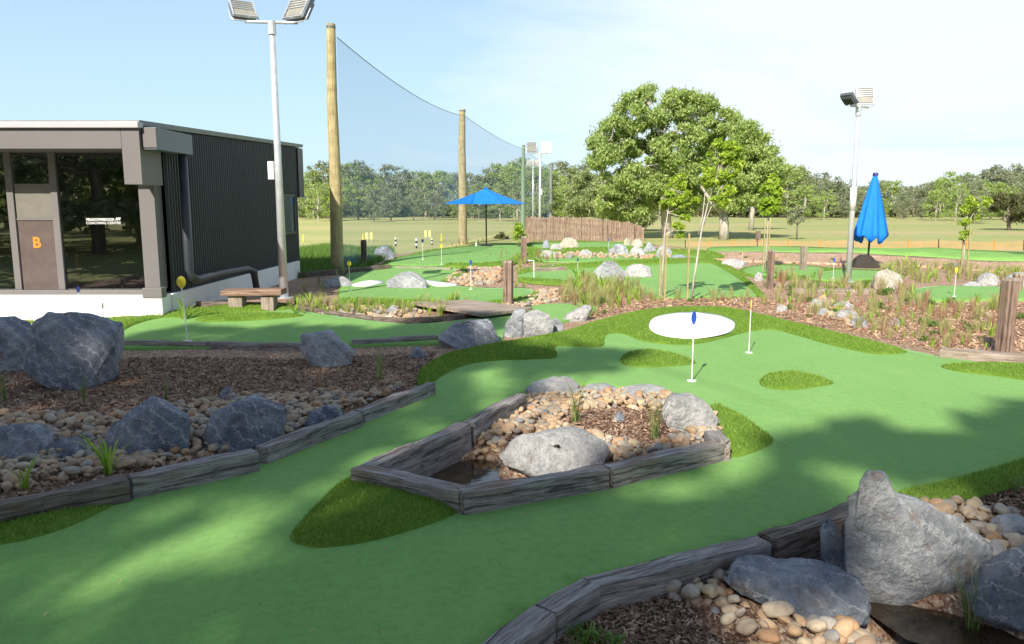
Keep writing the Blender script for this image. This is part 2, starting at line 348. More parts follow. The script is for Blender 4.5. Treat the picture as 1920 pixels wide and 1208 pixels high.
def smooth_poly(pts, n=5, closed=True):
    pts = [Vector(p) for p in pts]; out = []; m = len(pts)
    for i in range(m if closed else m-1):
        g = lambda k: pts[k % m] if closed else pts[min(max(k, 0), m-1)]
        p0, p1, p2, p3 = g(i-1), g(i), g(i+1), g(i+2)
        for j in range(n):
            t = j/n
            out.append(.5*((2*p1)+(p2-p0)*t+(2*p0-5*p1+4*p2-p3)*t*t+(3*p1-p0-3*p2+p3)*t**3))
    if not closed: out.append(pts[-1])
    return out
def inside(poly, x, y):
    poly = np.asarray(poly); x = np.asarray(x, float); y = np.asarray(y, float); r = np.zeros(x.shape, bool); j = len(poly)-1
    for i in range(len(poly)):
        xi, yi = poly[i]; xj, yj = poly[j]
        c = ((yi > y) != (yj > y)) & (x < (xj-xi)*(y-yi)/((yj-yi) or 1e-12)+xi)
        r ^= c; j = i
    return r
def edist(poly, x, y):
    poly = np.asarray(poly); d = np.full(np.shape(x), 1e9)
    for i in range(len(poly)):
        a = poly[i-1]; b = poly[i]; ab = b-a; L = (ab**2).sum() or 1e-12
        t = np.clip(((x-a[0])*ab[0]+(y-a[1])*ab[1])/L, 0, 1)
        d = np.minimum(d, np.hypot(x-a[0]-t*ab[0], y-a[1]-t*ab[1]))
    return d
def pxpoly(pp, fn=gh, sm=5):
    w = [at(a, b, fn).xy for a, b in pp]
    return [tuple(p) for p in (smooth_poly(w, sm) if sm else w)]
def drape(name, poly, m, zf, step, holes=(), skirt=.06, parent=None):
    pa = np.array(poly); x0, y0 = pa.min(0); x1, y1 = pa.max(0)
    gx, gy = np.meshgrid(np.arange(x0, x1, step), np.arange(y0, y1, step)); gx = gx.ravel()+.0; gy = gy.ravel()
    k = inside(poly, gx, gy) & (edist(poly, gx, gy) > step*.35)
    for h in holes: k &= edist(h, gx, gy) > step*.35
    vs = [Vector(p) for p in poly]; es = [(i, (i+1) % len(poly)) for i in range(len(poly))]
    for h in holes:
        b = len(vs); vs += [Vector(p) for p in h]; es += [(b+i, b+(i+1) % len(h)) for i in range(len(h))]
    vs += [Vector((a, b)) for a, b in zip(gx[k], gy[k])]
    ov, oe, of, *_ = delaunay_2d_cdt(vs, es, [], 0, 1e-5)
    X = np.array([v.x for v in ov]); Y = np.array([v.y for v in ov])
    fa = [tuple(f) for f in of]
    cx = np.array([X[list(f)].mean() for f in fa]); cy = np.array([Y[list(f)].mean() for f in fa])
    keep = inside(poly, cx, cy)
    for h in holes: keep &= ~inside(h, cx, cy)
    fa = [f for f, q in zip(fa, keep) if q]
    Z = zf(X, Y); V = list(zip(X, Y, Z))
    if skirt:
        cnt = {}
        for f in fa:
            for i in range(len(f)):
                e = (f[i], f[(i+1) % len(f)]); q = (min(e), max(e)); cnt.setdefault(q, []).append(e)
        low = {}
        def lo(i):
            if i not in low: low[i] = len(V); V.append((V[i][0], V[i][1], V[i][2]-skirt))
            return low[i]
        for q, e in cnt.items():
            if len(e) == 1: a, b = e[0]; fa.append((b, a, lo(a), lo(b)))
    me = grid_mesh(name, V, fa); me.polygons.foreach_set('use_smooth', [True]*len(me.polygons))
    o = link(name, me, m, parent); return o
def scatter(poly, n, holes=()):
    pa = np.array(poly); x0, y0 = pa.min(0); x1, y1 = pa.max(0); out = np.zeros((0, 2))
    while len(out) < n:
        q = RN.uniform((x0, y0), (x1, y1), (n*3, 2)); k = inside(poly, q[:, 0], q[:, 1])
        for h in holes: k &= ~inside(h, q[:, 0], q[:, 1])
        out = np.vstack([out, q[k]])
        if not k.any(): break
    return out[:n]
def parea(poly):
    a = np.array(poly); return abs(np.dot(a[:, 0], np.roll(a[:, 1], 1))-np.dot(a[:, 1], np.roll(a[:, 0], 1)))/2
def blades(pts, z, L, w, lean=.5):      # one triangle blade per point, arrays
    n = len(pts); a = RN.uniform(0, 6.283, n); b = RN.uniform(0, 6.283, n); ln = L*RN.uniform(.6, 1.25, n); t = RN.uniform(0, lean, n)
    base = np.column_stack([pts, z]); d = np.column_stack([np.cos(a), np.sin(a), 0*a])*(w/2)
    tip = base+np.column_stack([np.cos(b)*t*ln, np.sin(b)*t*ln, ln*np.sqrt(np.maximum(0, 1-t*t*.8))])
    return np.stack([base-d, base+d, tip], 1).reshape(-1, 3)
# ------------------------------------------------------------------ world, sun
w = bpy.data.worlds.new("World"); sc.world = w; w.use_nodes = True
ns, ls = w.node_tree.nodes, w.node_tree.links; ns.clear()
sky = ns.new('ShaderNodeTexSky'); sky.sky_type = 'NISHITA'; sky.sun_disc = False; sky.sun_elevation = SE; sky.sun_rotation = math.atan2(-SA[0], -SA[1])
sky.air_density = 1.0; sky.dust_density = 0.8; sky.ozone_density = 1.2
tc = ns.new('ShaderNodeTexCoord'); nm = ns.new('ShaderNodeVectorMath'); nm.operation = 'NORMALIZE'; ls.new(tc.outputs['Generated'], nm.inputs[0])
sx = ns.new('ShaderNodeSeparateXYZ'); ls.new(nm.outputs[0], sx.inputs[0])
mz = ns.new('ShaderNodeMath'); mz.operation = 'ADD'; mz.inputs[1].default_value = .10; ls.new(sx.outputs[2], mz.inputs[0])
dx = ns.new('ShaderNodeMath'); dx.operation = 'DIVIDE'; ls.new(sx.outputs[0], dx.inputs[0]); ls.new(mz.outputs[0], dx.inputs[1])
dy = ns.new('ShaderNodeMath'); dy.operation = 'DIVIDE'; ls.new(sx.outputs[1], dy.inputs[0]); ls.new(mz.outputs[0], dy.inputs[1])
cb = ns.new('ShaderNodeCombineXYZ'); ls.new(dx.outputs[0], cb.inputs[0]); ls.new(dy.outputs[0], cb.inputs[1])
cn = noi(ns, ls, cb.outputs[0], .33, 7, .62, .5)
az = ns.new('ShaderNodeMapRange'); az.inputs[1].default_value = -.20; az.inputs[2].default_value = .30; az.inputs[3].default_value = -.16; az.inputs[4].default_value = .26; ls.new(sx.outputs[0], az.inputs[0])
sm_ = ns.new('ShaderNodeMath'); sm_.operation = 'ADD'; ls.new(cn, sm_.inputs[0]); ls.new(az.outputs[0], sm_.inputs[1])
cf = ramp(ns, ls, sm_.outputs[0], [(.44, (0, 0, 0)), (.55, (.3, .3, .3)), (.74, (.85, .85, .85))])
hz = ns.new('ShaderNodeMapRange'); hz.inputs[1].default_value = .0; hz.inputs[2].default_value = .42; hz.inputs[3].default_value = .80; hz.inputs[4].default_value = .35; ls.new(sx.outputs[2], hz.inputs[0])
fy = ns.new('ShaderNodeMapRange'); fy.interpolation_type = 'SMOOTHSTEP'; fy.inputs[1].default_value = -.1; fy.inputs[2].default_value = .75; ls.new(sx.outputs[1], fy.inputs[0])
def mul(a, b):
    n = ns.new('ShaderNodeMath'); n.operation = 'MULTIPLY'; ls.new(a, n.inputs[0]); ls.new(b, n.inputs[1]); return n.outputs[0]
c1 = mixc(ns, ls, mul(hz.outputs[0], fy.outputs[0]), sky.outputs[0], (5.2, 7.4, 9.2))
c1 = mixc(ns, ls, mul(cf, fy.outputs[0]), c1, (7.7, 8.3, 8.7))
bg = ns.new('ShaderNodeBackground'); bg.inputs[1].default_value = .090; ls.new(c1, bg.inputs[0]); wo = ns.new('ShaderNodeOutputWorld'); ls.new(bg.outputs[0], wo.inputs[0])
sd = bpy.data.lights.new('sun', 'SUN'); sd.energy = 5.0; sd.angle = math.radians(.55); sd.color = (1, .93, .80)
so = bpy.data.objects.new('sun', sd); C.objects.link(so)
SUND = Vector((SA[0]*math.cos(SE), SA[1]*math.cos(SE), -math.sin(SE))).normalized()
so.rotation_euler = SUND.to_track_quat('-Z', 'Y').to_euler(); so.location = (-8, -20, 30)
sc.view_settings.view_transform = 'Standard'; sc.view_settings.look = 'None'; sc.view_settings.exposure = .55; sc.view_settings.gamma = 1
# ------------------------------------------------------------------ ground sheets
def FP(pp): return [flat(a, b) for a, b in pp]
MP = [(-9, .6), (9, .6), (19, 12)] + FP([(2150, 520), (1920, 489), (1700, 479), (1500, 474), (1340, 470), (1210, 456), (1100, 453), (985, 455), (900, 461), (830, 466), (740, 478), (640, 506), (575, 512)]) + [(-6.2, 20.5), (-6.2, 12.9), (-13, 12.9)]
def field():
    rad = np.concatenate([np.linspace(.0, 46, 70)[1:], np.geomspace(47, 1500, 60)]); ang = np.linspace(0, 2*math.pi, 241)[:-1]
    V = [(0, 0, -.5)]; 
    for r in rad:
        for a in ang: V.append((r*math.sin(a), r*math.cos(a), 0))
    V = np.array(V); x, y = V[:, 0], V[:, 1]
    z = gh(x, y)-.07
    ins = inside(MP, x, y) & (edist(MP, x, y) > .8)
    z = np.where(ins, z-.5, z)
    z = z+_bump(x, y, 110, 210, 70, 50, 2.0)+_bump(x, y, 60, 260, 160, 60, 1)
    V[:, 2] = z; n = len(ang); Fc = [(0, 1+(j+1) % n, 1+j) for j in range(n)]
    for i in range(len(rad)-1):
        for j in range(n):
            a = 1+i*n+j; b = 1+i*n+(j+1) % n; Fc.append((a, b, b+n, a+n))
    o = link('ground', grid_mesh('ground', V, Fc), FIELD); o.data.polygons.foreach_set('use_smooth', [True]*len(o.data.polygons)); tag(o, kind='structure'); return o
field()
tag(drape('mulch_bed', MP, MULCH, bh, .22, skirt=.15), kind='structure')
# pieces of turf, all as outlines on the playing surface
ISL = [(652, 905), (862, 950), (1000, 925), (1145, 908), (1375, 858), (1368, 800), (1330, 765), (1240, 740), (1130, 722), (1050, 712), (970, 745), (800, 825)]
MAIN = [(-120, 1030), (0, 990), (225, 925), (475, 855), (660, 787), (800, 728), (800, 700), (850, 668), (920, 640), (1030, 640), (1120, 625), (1170, 600), (1290, 590), (1440, 590), (1550, 625), (1700, 655), (1760, 668), (1920, 690), (2150, 700), (2300, 800), (2100, 830), (1920, 880), (1680, 940), (1600, 960), (1418, 1015), (1085, 1098), (1000, 1150), (880, 1240), (830, 1330), (-400, 1330), (-500, 1100)]
isl_w = pxpoly(ISL, gh, 0); main_w = [tuple(at(a, b).xy) for a, b in MAIN]
g1 = drape('putting_green', main_w, TURF, gh, .16, holes=[isl_w]); tag(g1, kind='structure')
LG = [(205, 650), (212, 612), (262, 597), (350, 584), (440, 579), (530, 578), (640, 593), (760, 607), (870, 599), (960, 583), (1010, 571), (1075, 569), (1120, 576), (1090, 592), (1050, 604), (990, 612), (945, 625), (935, 645), (820, 643), (660, 648), (560, 650), (360, 650)]
lg_w = pxpoly(LG, gh, 3); tag(drape('putting_green', lg_w, TURF, gh, .2), kind='structure')
def green(pp, sm=5, dz=0): 
    w_ = pxpoly(pp, gh, sm); tag(drape('putting_green', w_, TURF, (lambda x, y: gh(x, y)+dz), .35, skirt=.12), kind='structure'); return w_
green([(640, 560), (645, 522), (665, 504), (740, 499), (860, 504), (850, 522), (828, 532), (905, 539), (985, 540), (1000, 548), (985, 556), (940, 563), (870, 572), (800, 566), (720, 562)])
green([(742, 497), (738, 488), (800, 473), (880, 462), (930, 459), (985, 459), (982, 474), (955, 489), (900, 497), (840, 498)])
green([(975, 520), (990, 508), (1060, 502), (1150, 497), (1240, 493), (1330, 492), (1365, 505), (1400, 530), (1425, 552), (1330, 556), (1240, 558), (1200, 545), (1150, 533), (1060, 527)])
green([(1010, 478), (1080, 472), (1160, 472), (1300, 476), (1345, 482), (1300, 489), (1200, 488), (1100, 490), (1020, 490)])
green([(1000, 456), (1060, 455), (1150, 455), (1205, 459), (1150, 464), (1060, 466), (1010, 464)])
green([(1395, 505), (1440, 498), (1520, 500), (1545, 507), (1500, 515), (1420, 515)])
green([(1510, 516), (1570, 507), (1640, 508), (1665, 518), (1600, 526), (1530, 524)])
green([(1700, 548), (1760, 536), (1860, 537), (2000, 541), (2000, 560), (1850, 562), (1740, 562)])
# fairway strip and earth bank on the right
def sheet(name, pp, m, dz, step=.8, sm=3, fn=gh):
    w_ = pxpoly(pp, fn, sm); o = drape(name, w_, m, (lambda x, y: fn(x, y)+dz), step, skirt=.05); return tag(o, kind='structure')
STRIP = simple('mown_strip', (.20, .38, .10), .95, .1, 0, .12, 3)
sheet('fairway', [(1340, 463), (1500, 462), (1700, 466), (1900, 472), (2300, 480), (2300, 496), (1900, 488), (1700, 478), (1500, 472), (1350, 472)], STRIP, .0, 1.2)
sheet('bare_earth', [(1330, 473), (1500, 475), (1700, 481), (1920, 492), (2300, 505), (2300, 530), (1920, 512), (1780, 503), (1600, 498), (1450, 492), (1340, 486)], EARTH, .02, .6)
sheet('path', [(-80, 640), (-80, 600), (0, 598), (150, 604), (290, 600), (262, 612), (210, 628), (205, 660), (150, 660)], PATH, -.005, .3, 0)
# fringe turf
BUNK = pxpoly([(1212, 617), (1224, 601), (1260, 592), (1300, 590), (1347, 595), (1380, 610), (1377, 628), (1342, 639), (1295, 644), (1248, 641), (1219, 631)], gh, 5)
def fringe(pp, hgt=.03, dens=1500, L=.02, wd=.006, sm=5, wedge=.12, name='grass', base=.006):
    w_ = pxpoly(pp, gh, sm); pa = np.array(w_)
    zf = lambda x, y: gh(x, y)+base+hgt*(1-np.exp(-edist(pa, x, y)/wedge))
    o = drape(name, w_, FRINGE, zf, .09 if parea(w_) < 6 else .16, skirt=.03); tag(o, kind='stuff')
    n = int(min(90000, dens*parea(w_))); p = scatter(w_, n, [BUNK]); V = blades(p, zf(p[:, 0], p[:, 1])-.003, L, wd, .8)
    b = link('grass_blades', poly_mesh('grass_blades', V, 3), FBL, o); return w_
FW = fringe([(785, 722), (788, 695), (830, 668), (880, 655), (935, 645), (1000, 634), (1060, 622), (1120, 603), (1180, 588), (1240, 579), (1300, 577), (1365, 579), (1430, 592), (1500, 609), (1580, 628), (1650, 645), (1700, 661), (1640, 664), (1560, 648), (1500, 631), (1450, 619), (1405, 622), (1360, 634), (1310, 645), (1265, 647), (1205, 640), (1170, 627), (1140, 627), (1133, 637), (1128, 650), (1080, 650), (1042, 650), (1043, 670), (1000, 674), (940, 676), (880, 683), (835, 702), (805, 722)], .05, 3200, .028, .009)
fringe([(1163, 676), (1180, 662), (1220, 658), (1270, 666), (1305, 681), (1270, 687), (1210, 689), (1175, 686)], .05, 3500, .028, .009)
fringe([(1424, 718), (1440, 703), (1490, 699), (1535, 708), (1563, 719), (1530, 726), (1480, 732), (1440, 728)], .05, 3500, .028, .009)
fringe([(1328, 770), (1345, 760), (1390, 780), (1430, 808), (1450, 827), (1420, 846), (1372, 858), (1362, 830), (1350, 800)], .06, 5000, .028, .007)
fringe([(545, 1012), (560, 985), (600, 942), (650, 900), (720, 905), (800, 925), (868, 945), (845, 968), (780, 992), (700, 1014), (630, 1025), (580, 1026)], .085, 14000, .026, .005, wedge=.18)
fringe([(-60, 1040), (-60, 978), (60, 945), (150, 925), (222, 922), (226, 938), (190, 960), (130, 988), (60, 1010), (0, 1022)], .05, 9000, .026, .006)
fringe([(1765, 687), (1830, 683), (1940, 685), (2100, 695), (2100, 735), (1940, 716), (1870, 706), (1800, 698)], .05, 3500, .028, .009)
fringe([(1670, 930), (1760, 908), (1850, 885), (1940, 857), (2050, 830), (2080, 870), (1940, 902), (1850, 925), (1760, 948), (1700, 952)], .08, 7000, .028, .006)
fringe([(212, 614), (262, 596), (340, 583), (440, 573), (530, 571), (560, 578), (500, 584), (430, 588), (360, 596), (300, 597), (250, 610), (214, 630)], .05, 1800, .03, .012)
fringe([(365, 600), (420, 592), (500, 588), (570, 592), (500, 600), (400, 604)], .06, 1500, .03, .012)
fringe([(640, 562), (720, 563), (800, 567), (870, 573), (940, 564), (985, 557), (1005, 547), (1010, 552), (995, 566), (940, 574), (880, 580), (800, 576), (700, 574), (640, 574)], .05, 500, .04, .02)
fringe([(978, 522), (1060, 528), (1150, 534), (1200, 546), (1190, 549), (1130, 540), (1040, 534), (980, 528)], .06, 400, .04, .02)
fringe([(975, 514), (990, 504), (1100, 495), (1240, 489), (1330, 488), (1372, 501), (1410, 530), (1435, 555), (1418, 553), (1394, 530), (1360, 507), (1325, 494), (1240, 496), (1150, 500), (1060, 505), (990, 511)], .08, 400, .04, .02)
fringe([(1000, 470), (1080, 468), (1200, 468), (1320, 473), (1360, 482), (1340, 486), (1290, 479), (1160, 475), (1080, 475), (1010, 480)], .08, 200, .05, .03)
fringe([(838, 497), (900, 496), (955, 488), (982, 473), (990, 476), (968, 494), (905, 501), (840, 502)], .08, 250, .05, .03)
fringe([(858, 504), (880, 505), (870, 516), (845, 526), (832, 532), (826, 528), (848, 518)], .05, 250, .05, .03)
fringe([(0, 612), (80, 606), (200, 608), (262, 598), (262, 592), (150, 601), (0, 603)], .04, 500, .03, .012)
fringe([(640, 562), (640, 520), (665, 500), (742, 494), (870, 501), (866, 520), (835, 534), (905, 543), (1000, 543), (1012, 548), (985, 562), (870, 578), (740, 568)], .01, 60, .04, .02, base=-.028)
fringe([(728, 498), (728, 486), (800, 468), (890, 459), (992, 456), (996, 476), (968, 492), (900, 502), (830, 501)], .01, 60, .05, .03, base=-.028)
fringe([(1000, 452), (1100, 451), (1225, 457), (1200, 468), (1340, 474), (1350, 484), (1240, 486), (1000, 492), (990, 470)], .01, 30, .05, .03, base=-.028)
fringe([(1385, 505), (1440, 494), (1560, 500), (1680, 506), (1690, 522), (1600, 530), (1520, 524), (1420, 520)], .01, 60, .05, .02, base=-.028)
# bunker of white turf sand
bk = pxpoly([(1217, 617), (1228, 603), (1262, 595), (1300, 593), (1345, 598), (1375, 611), (1372, 626), (1340, 636), (1295, 641), (1250, 638), (1224, 629)], gh, 5)
bkp = np.array(bk); tag(drape('sand_bunker', bk, SAND, lambda x, y: gh(x, y)+.072-.01*(1-np.exp(-edist(bkp, x, y)/.3)), .15, skirt=.03), kind='structure')
for pp in ([(660, 536), (690, 528), (720, 530), (690, 537)], [(800, 528), (825, 530), (858, 535), (820, 537), (806, 533)]):
    w_ = pxpoly(pp, gh, 4); tag(drape('sand_bunker', w_, SAND, lambda x, y: gh(x, y)+.03, .3, skirt=.04), kind='structure')
# ------------------------------------------------------------------ water
def water(pp, z):
    w_ = []
    for a, b in pp:
        r = ray(a, b); t = (CAMZ-z)/(-r.z); w_.append((r.x*t, r.y*t))
    o = drape('water', w_, WATER, lambda x, y: x*0+z, .2, skirt=0); tag(o, kind='structure')
water([(725, 880), (800, 840), (900, 800), (960, 830), (1010, 880), (1030, 905), (900, 925), (800, 912), (735, 895)], -.15)
water([(1395, 1062), (1480, 1030), (1560, 1015), (1640, 1040), (1760, 1060), (1930, 1120), (2050, 1250), (1850, 1240), (1700, 1200), (1600, 1130), (1520, 1090), (1440, 1080)], -.125)
# ------------------------------------------------------------------ pale logo-free mulch chips and litter
def chips(pp, n, L, fn, holes=(), m=CHIP, name='bark_chips'):
    w_ = pxpoly(pp, gh, 0); p = scatter(w_, n, holes); k = len(p); a = RN.uniform(0, 6.283, k); l = L*RN.uniform(.4, 1.3, k); wd = l*RN.uniform(.12, .35, k)
    tilt = RN.normal(0, .35, k); z = fn(p[:, 0], p[:, 1])+RN.uniform(.001, .022, k)
    u = np.column_stack([np.cos(a)*np.cos(tilt), np.sin(a)*np.cos(tilt), np.sin(tilt)])*(l/2)[:, None]
    r2 = RN.normal(0, .4, k); v = np.column_stack([-np.sin(a)*np.cos(r2), np.cos(a)*np.cos(r2), np.sin(r2)])*(wd/2)[:, None]
    c = np.column_stack([p, z]); V = np.stack([c-u-v, c+u-v, c+u+v, c-u+v], 1)
    tag(link(name, poly_mesh(name, V, 4), m), kind='stuff')
LB = [(-100, 850), (-100, 690), (210, 668), (560, 668), (820, 655), (790, 700), (790, 722), (660, 782), (470, 850), (0, 935)]
chips(LB, 26000, .05, bh)
chips([(1020, 800), (1100, 765), (1250, 762), (1330, 800), (1340, 830), (1180, 860)], 4500, .045, bh)
chips([(960, 1210), (1090, 1110), (1240, 1075), (1400, 1130), (1500, 1240), (950, 1260)], 7000, .04, bh)
chips([(1700, 960), (1940, 900), (2000, 1020), (1800, 1010)], 3000, .045, bh)
chips([(1050, 600), (1180, 583), (1300, 570), (1420, 580), (1560, 615), (1760, 655), (2000, 660), (2000, 565), (1700, 565), (1420, 556), (1200, 560), (1060, 575)], 16000, .075, bh, m=LITTER, name='leaf_litter')
chips([(0, 1150), (300, 1000), (900, 760), (1300, 680), (1700, 690), (1900, 800), (1500, 900), (1000, 1080), (700, 1200)], 170, .022, (lambda x, y: gh(x, y)+.002), [isl_w], m=LITTER, name='fallen_leaves')
# ------------------------------------------------------------------ sleepers and timbers
def beam(name, p0, p1, h, wd, m, label, cat='sleeper', group=None, side=1, jit=.006, top=.0, bev=.008):
    """top edge from p0 to p1 (world), height h downward, width wd toward the side"""
    p0, p1 = Vector(p0), Vector(p1); L = (p1-p0).length; ux = (p1-p0).normalized(); n = max(4, int(L/.12))
    ph = [R.uniform(0, 6) for _ in range(8)]; V = []; Fc = []
    for i in range(n+1):
        t = i/n*L
        j = lambda k: jit*(math.sin(t*7+ph[k])+.6*math.sin(t*19+ph[(k+3) % 8]))
        V += [(t, j(0), -h), (t, side*wd+j(1), -h), (t, side*wd+j(2), j(5)), (t, j(3), j(4))]
    for i in range(n):
        a = i*4
        for q in range(4): Fc.append((a+q, a+(q+1) % 4, a+4+(q+1) % 4, a+4+q))
    Fc += [(3, 2, 1, 0), (n*4, n*4+1, n*4+2, n*4+3)]
    me = grid_mesh(name, V, Fc); bm = bmesh.new(); bm.from_mesh(me); bmesh.ops.recalc_face_normals(bm, faces=bm.faces)
    es = [e for e in bm.edges if len(e.link_faces) == 2 and e.calc_face_angle(0) > .9]
    bmesh.ops.bevel(bm, geom=es, offset=bev, segments=2, affect='EDGES'); bm.to_mesh(me); bm.free()
    o = link(name, me, m); o.location = p0; o.rotation_euler = ux.to_track_quat('X', 'Z').to_euler()
    return tag(o, label, cat, group)
def tp(px, py, z=.13):                  # point at pixel, z above playing surface
    return at(px, py, gh, z)
G1 = 'sleepers edging the left rock bed'
beam('timber_sleeper', tp(800, 716, .11), tp(662, 768, .11), .26, .11, SLEEP, 'weathered grey sleeper at the far end of the left bed edging, beside the fringe turf', group=G1)
beam('timber_sleeper', tp(660, 770, .12), tp(476, 836, .12), .27, .12, SLEEP, 'weathered grey sleeper in the left bed edging, second from its far end', group=G1)
beam('timber_sleeper', tp(473, 840, .14), tp(236, 887, .14), .3, .13, SLEEP, 'dark cracked sleeper in the left bed edging, right of the bright strappy plant', group=G1)
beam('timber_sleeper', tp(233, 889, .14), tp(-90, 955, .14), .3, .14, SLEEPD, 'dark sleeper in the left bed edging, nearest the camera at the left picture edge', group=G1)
G2 = 'sleepers framing the island bed'
beam('timber_sleeper', tp(966, 736, .14), tp(866, 789, .14), .42, .12, SLEEP, 'short weathered sleeper at the back left of the island bed, with a dark upright end', group=G2)
beam('timber_sleeper', tp(862, 791, .14), tp(656, 877, .14), .42, .12, SLEEP, 'long cracked sleeper along the back left of the island bed above the pool', group=G2)
beam('timber_sleeper', tp(862, 922, .14), tp(656, 879, .14), .30, .13, SLEEP, 'rust-stained sleeper on the front left of the island bed above the fringe mound', group=G2, side=-1)
beam('timber_sleeper', tp(1145, 880, .14), tp(868, 926, .14), .30, .12, SLEEP, 'grey sleeper along the front of the island bed below the white boulder', group=G2, side=-1)
beam('timber_sleeper', tp(1368, 829, .14), tp(1149, 879, .14), .30, .12, SLEEP, 'grey sleeper along the front of the island bed, at its right end', group=G2, side=-1)
beam('timber_sleeper', tp(1372, 826, .16), tp(1352, 806, .16), .3, .13, SLEEP, 'short split sleeper stub at the right corner of the island bed', group=G2, side=1)
G3 = 'sleepers edging the lower right rock bed'
for a, b, c, lab in (((1602, 938, .11), (1420, 999, .11), SLEEPD, 'dark brown sleeper in the lower right edging, running up to the tall upright boulder'),
                  ((1416, 1001, .11), (1090, 1081, .11), SLEEP, 'cracked blue-grey sleeper in the lower right edging beside the flat boulder'),
                  ((1087, 1084, .11), (1000, 1131, .11), SLEEP, 'short sleeper at the bend of the lower right edging'),
                  ((998, 1133, .11), (868, 1228, .11), SLEEP, 'sleeper in the lower right edging, running off the bottom of the picture')):
    beam('timber_sleeper', tp(*a), tp(*b), .40, .13, c, lab, group=G3, side=1)
G4 = 'sleepers along the front of the left green'
beam('timber_sleeper', tp(222, 640, .05), tp(388, 643, .05), .25, .14, SLEEP, 'low grey sleeper in front of the left green, next to the big left boulder', group=G4)
beam('timber_sleeper', tp(391, 643, .05), tp(562, 646, .05), .25, .14, SLEEP, 'low grey sleeper in front of the left green, ending at the boulder in the mulch', group=G4)
beam('timber_sleeper', tp(662, 640, .05), tp(822, 630, .05), .25, .16, SLEEP, 'low grey sleeper in front of the left green, between the two middle boulders', group=G4)
G5 = 'dark edging boards behind the left green'
CB = [(366, 566), (430, 566), (525, 568), (585, 577), (640, 587), (700, 595), (760, 597), (820, 594), (870, 588), (920, 580), (968, 573)]
for i in range(len(CB)-1):
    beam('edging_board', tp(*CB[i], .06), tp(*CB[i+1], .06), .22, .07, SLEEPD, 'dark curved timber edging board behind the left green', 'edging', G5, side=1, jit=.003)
beam('timber_sleeper', tp(1762, 656, .10), tp(1925, 668, .10), .2, .22, DECK, 'sun-bleached tan sleeper at the foot of the right-hand bollard', group=None)
beam('timber_sleeper', tp(1490, 542, .06), tp(1650, 544, .06), .2, .3, DECK, 'pale plank laid across the mulch at the foot of the right lamp pole')
beam('timber_sleeper', tp(742, 500, .04), tp(845, 503, .04), .2, .16, DECK, 'thin pale edging timber behind the green with the small flag hole')
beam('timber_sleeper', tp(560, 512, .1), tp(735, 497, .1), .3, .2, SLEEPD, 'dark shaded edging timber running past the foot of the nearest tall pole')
beam('timber_sleeper', tp(1000, 503, .1), tp(1062, 501, .1), .3, .2, DECK, 'short pale timber between the middle beds beside a thin stake')
# footbridge
r_ = root('footbridge', tp(860, 575, 0), 'low plank footbridge of faded timber over the dry creek, behind the dark edging', 'footbridge')
q = [tp(768, 566, .1), tp(878, 562, .1), tp(1000, 577, .1), tp(905, 589, .1)]
n = 7
for i in range(n):
    a0, a1 = i/n+.004, (i+1)/n-.004
    A = [q[0].lerp(q[1], 0).lerp(q[3], a0), q[1].lerp(q[2], a0), q[1].lerp(q[2], a1), q[0].lerp(q[3], a1)]
    MB().hexa([v-Vector((0, 0, .05)) for v in A], A).build('plank', DECK, r_)
# ------------------------------------------------------------------ rocks
NCUT = [9]
def hullmesh(name, pts, vox, amp, seed, fs=3.0):
    bm = bmesh.new()
    for p in pts: bm.verts.new(p)
    r = bmesh.ops.convex_hull(bm, input=bm.verts); bmesh.ops.delete(bm, geom=[v for v in bm.verts if not v.link_faces], context='VERTS')
    rr = random.Random(int(seed*13+7)); cc = sum((v.co for v in bm.verts), Vector())/len(bm.verts)
    for _ in range(NCUT[0]):
        n_ = Vector((rr.gauss(0, 1), rr.gauss(-.5, 1), rr.gauss(.5, .8))).normalized(); sup = max((v.co-cc).dot(n_) for v in bm.verts)
        bmesh.ops.bisect_plane(bm, geom=bm.verts[:]+bm.edges[:]+bm.faces[:], dist=1e-5, plane_co=cc+n_*sup*rr.uniform(.80, .93), plane_no=n_, clear_outer=True)
        co = [v.co.copy() for v in bm.verts]; bm.clear()
        for p in co: bm.verts.new(p)
        bmesh.ops.convex_hull(bm, input=bm.verts); bmesh.ops.delete(bm, geom=[v for v in bm.verts if not v.link_faces], context='VERTS')
    bmesh.ops.triangulate(bm, faces=bm.faces)
    bmesh.ops.remove_doubles(bm, verts=bm.verts, dist=vox*.8)
    for _ in range(7):
        es = [e for e in bm.edges if e.calc_length() > vox*1.6]
        if not es: break
        bmesh.ops.subdivide_edges(bm, edges=es, cuts=1); bmesh.ops.triangulate(bm, faces=bm.faces)
    bmesh.ops.remove_doubles(bm, verts=bm.verts, dist=vox*.3)
    cen = sum((v.co for v in bm.verts), Vector())/len(bm.verts)
    bmesh.ops.smooth_vert(bm, verts=bm.verts, factor=.12, use_axis_x=True, use_axis_y=True, use_axis_z=True)
    for v in bm.verts: v.co = cen+(v.co-cen)*1.075
    bm.normal_update(); off = Vector((seed*3.7, seed*1.3, seed*.7))
    for v in bm.verts:
        c = v.co*fs+off
        d = noise.fractal(c, .9, 2.1, 5)*amp
        rg = (1-abs(noise.noise(c*.8+Vector((9, 2, 1)))*2))*amp*.6
        st = math.floor(noise.noise(c*.5)*6)/6*amp*.9
        f2 = noise.fractal(c*3.1, .8, 2.2, 4)*amp*.30; v.co += v.normal*(d*.55+rg*.5-amp*.1+st*.6+f2)
    me = bpy.data.meshes.new(name); bm.to_mesh(me); bm.free()
    me.polygons.foreach_set('use_smooth', [True]*len(me.polygons))
    try: me.set_sharp_from_angle(angle=math.radians(30))
    except Exception: pass
    return me
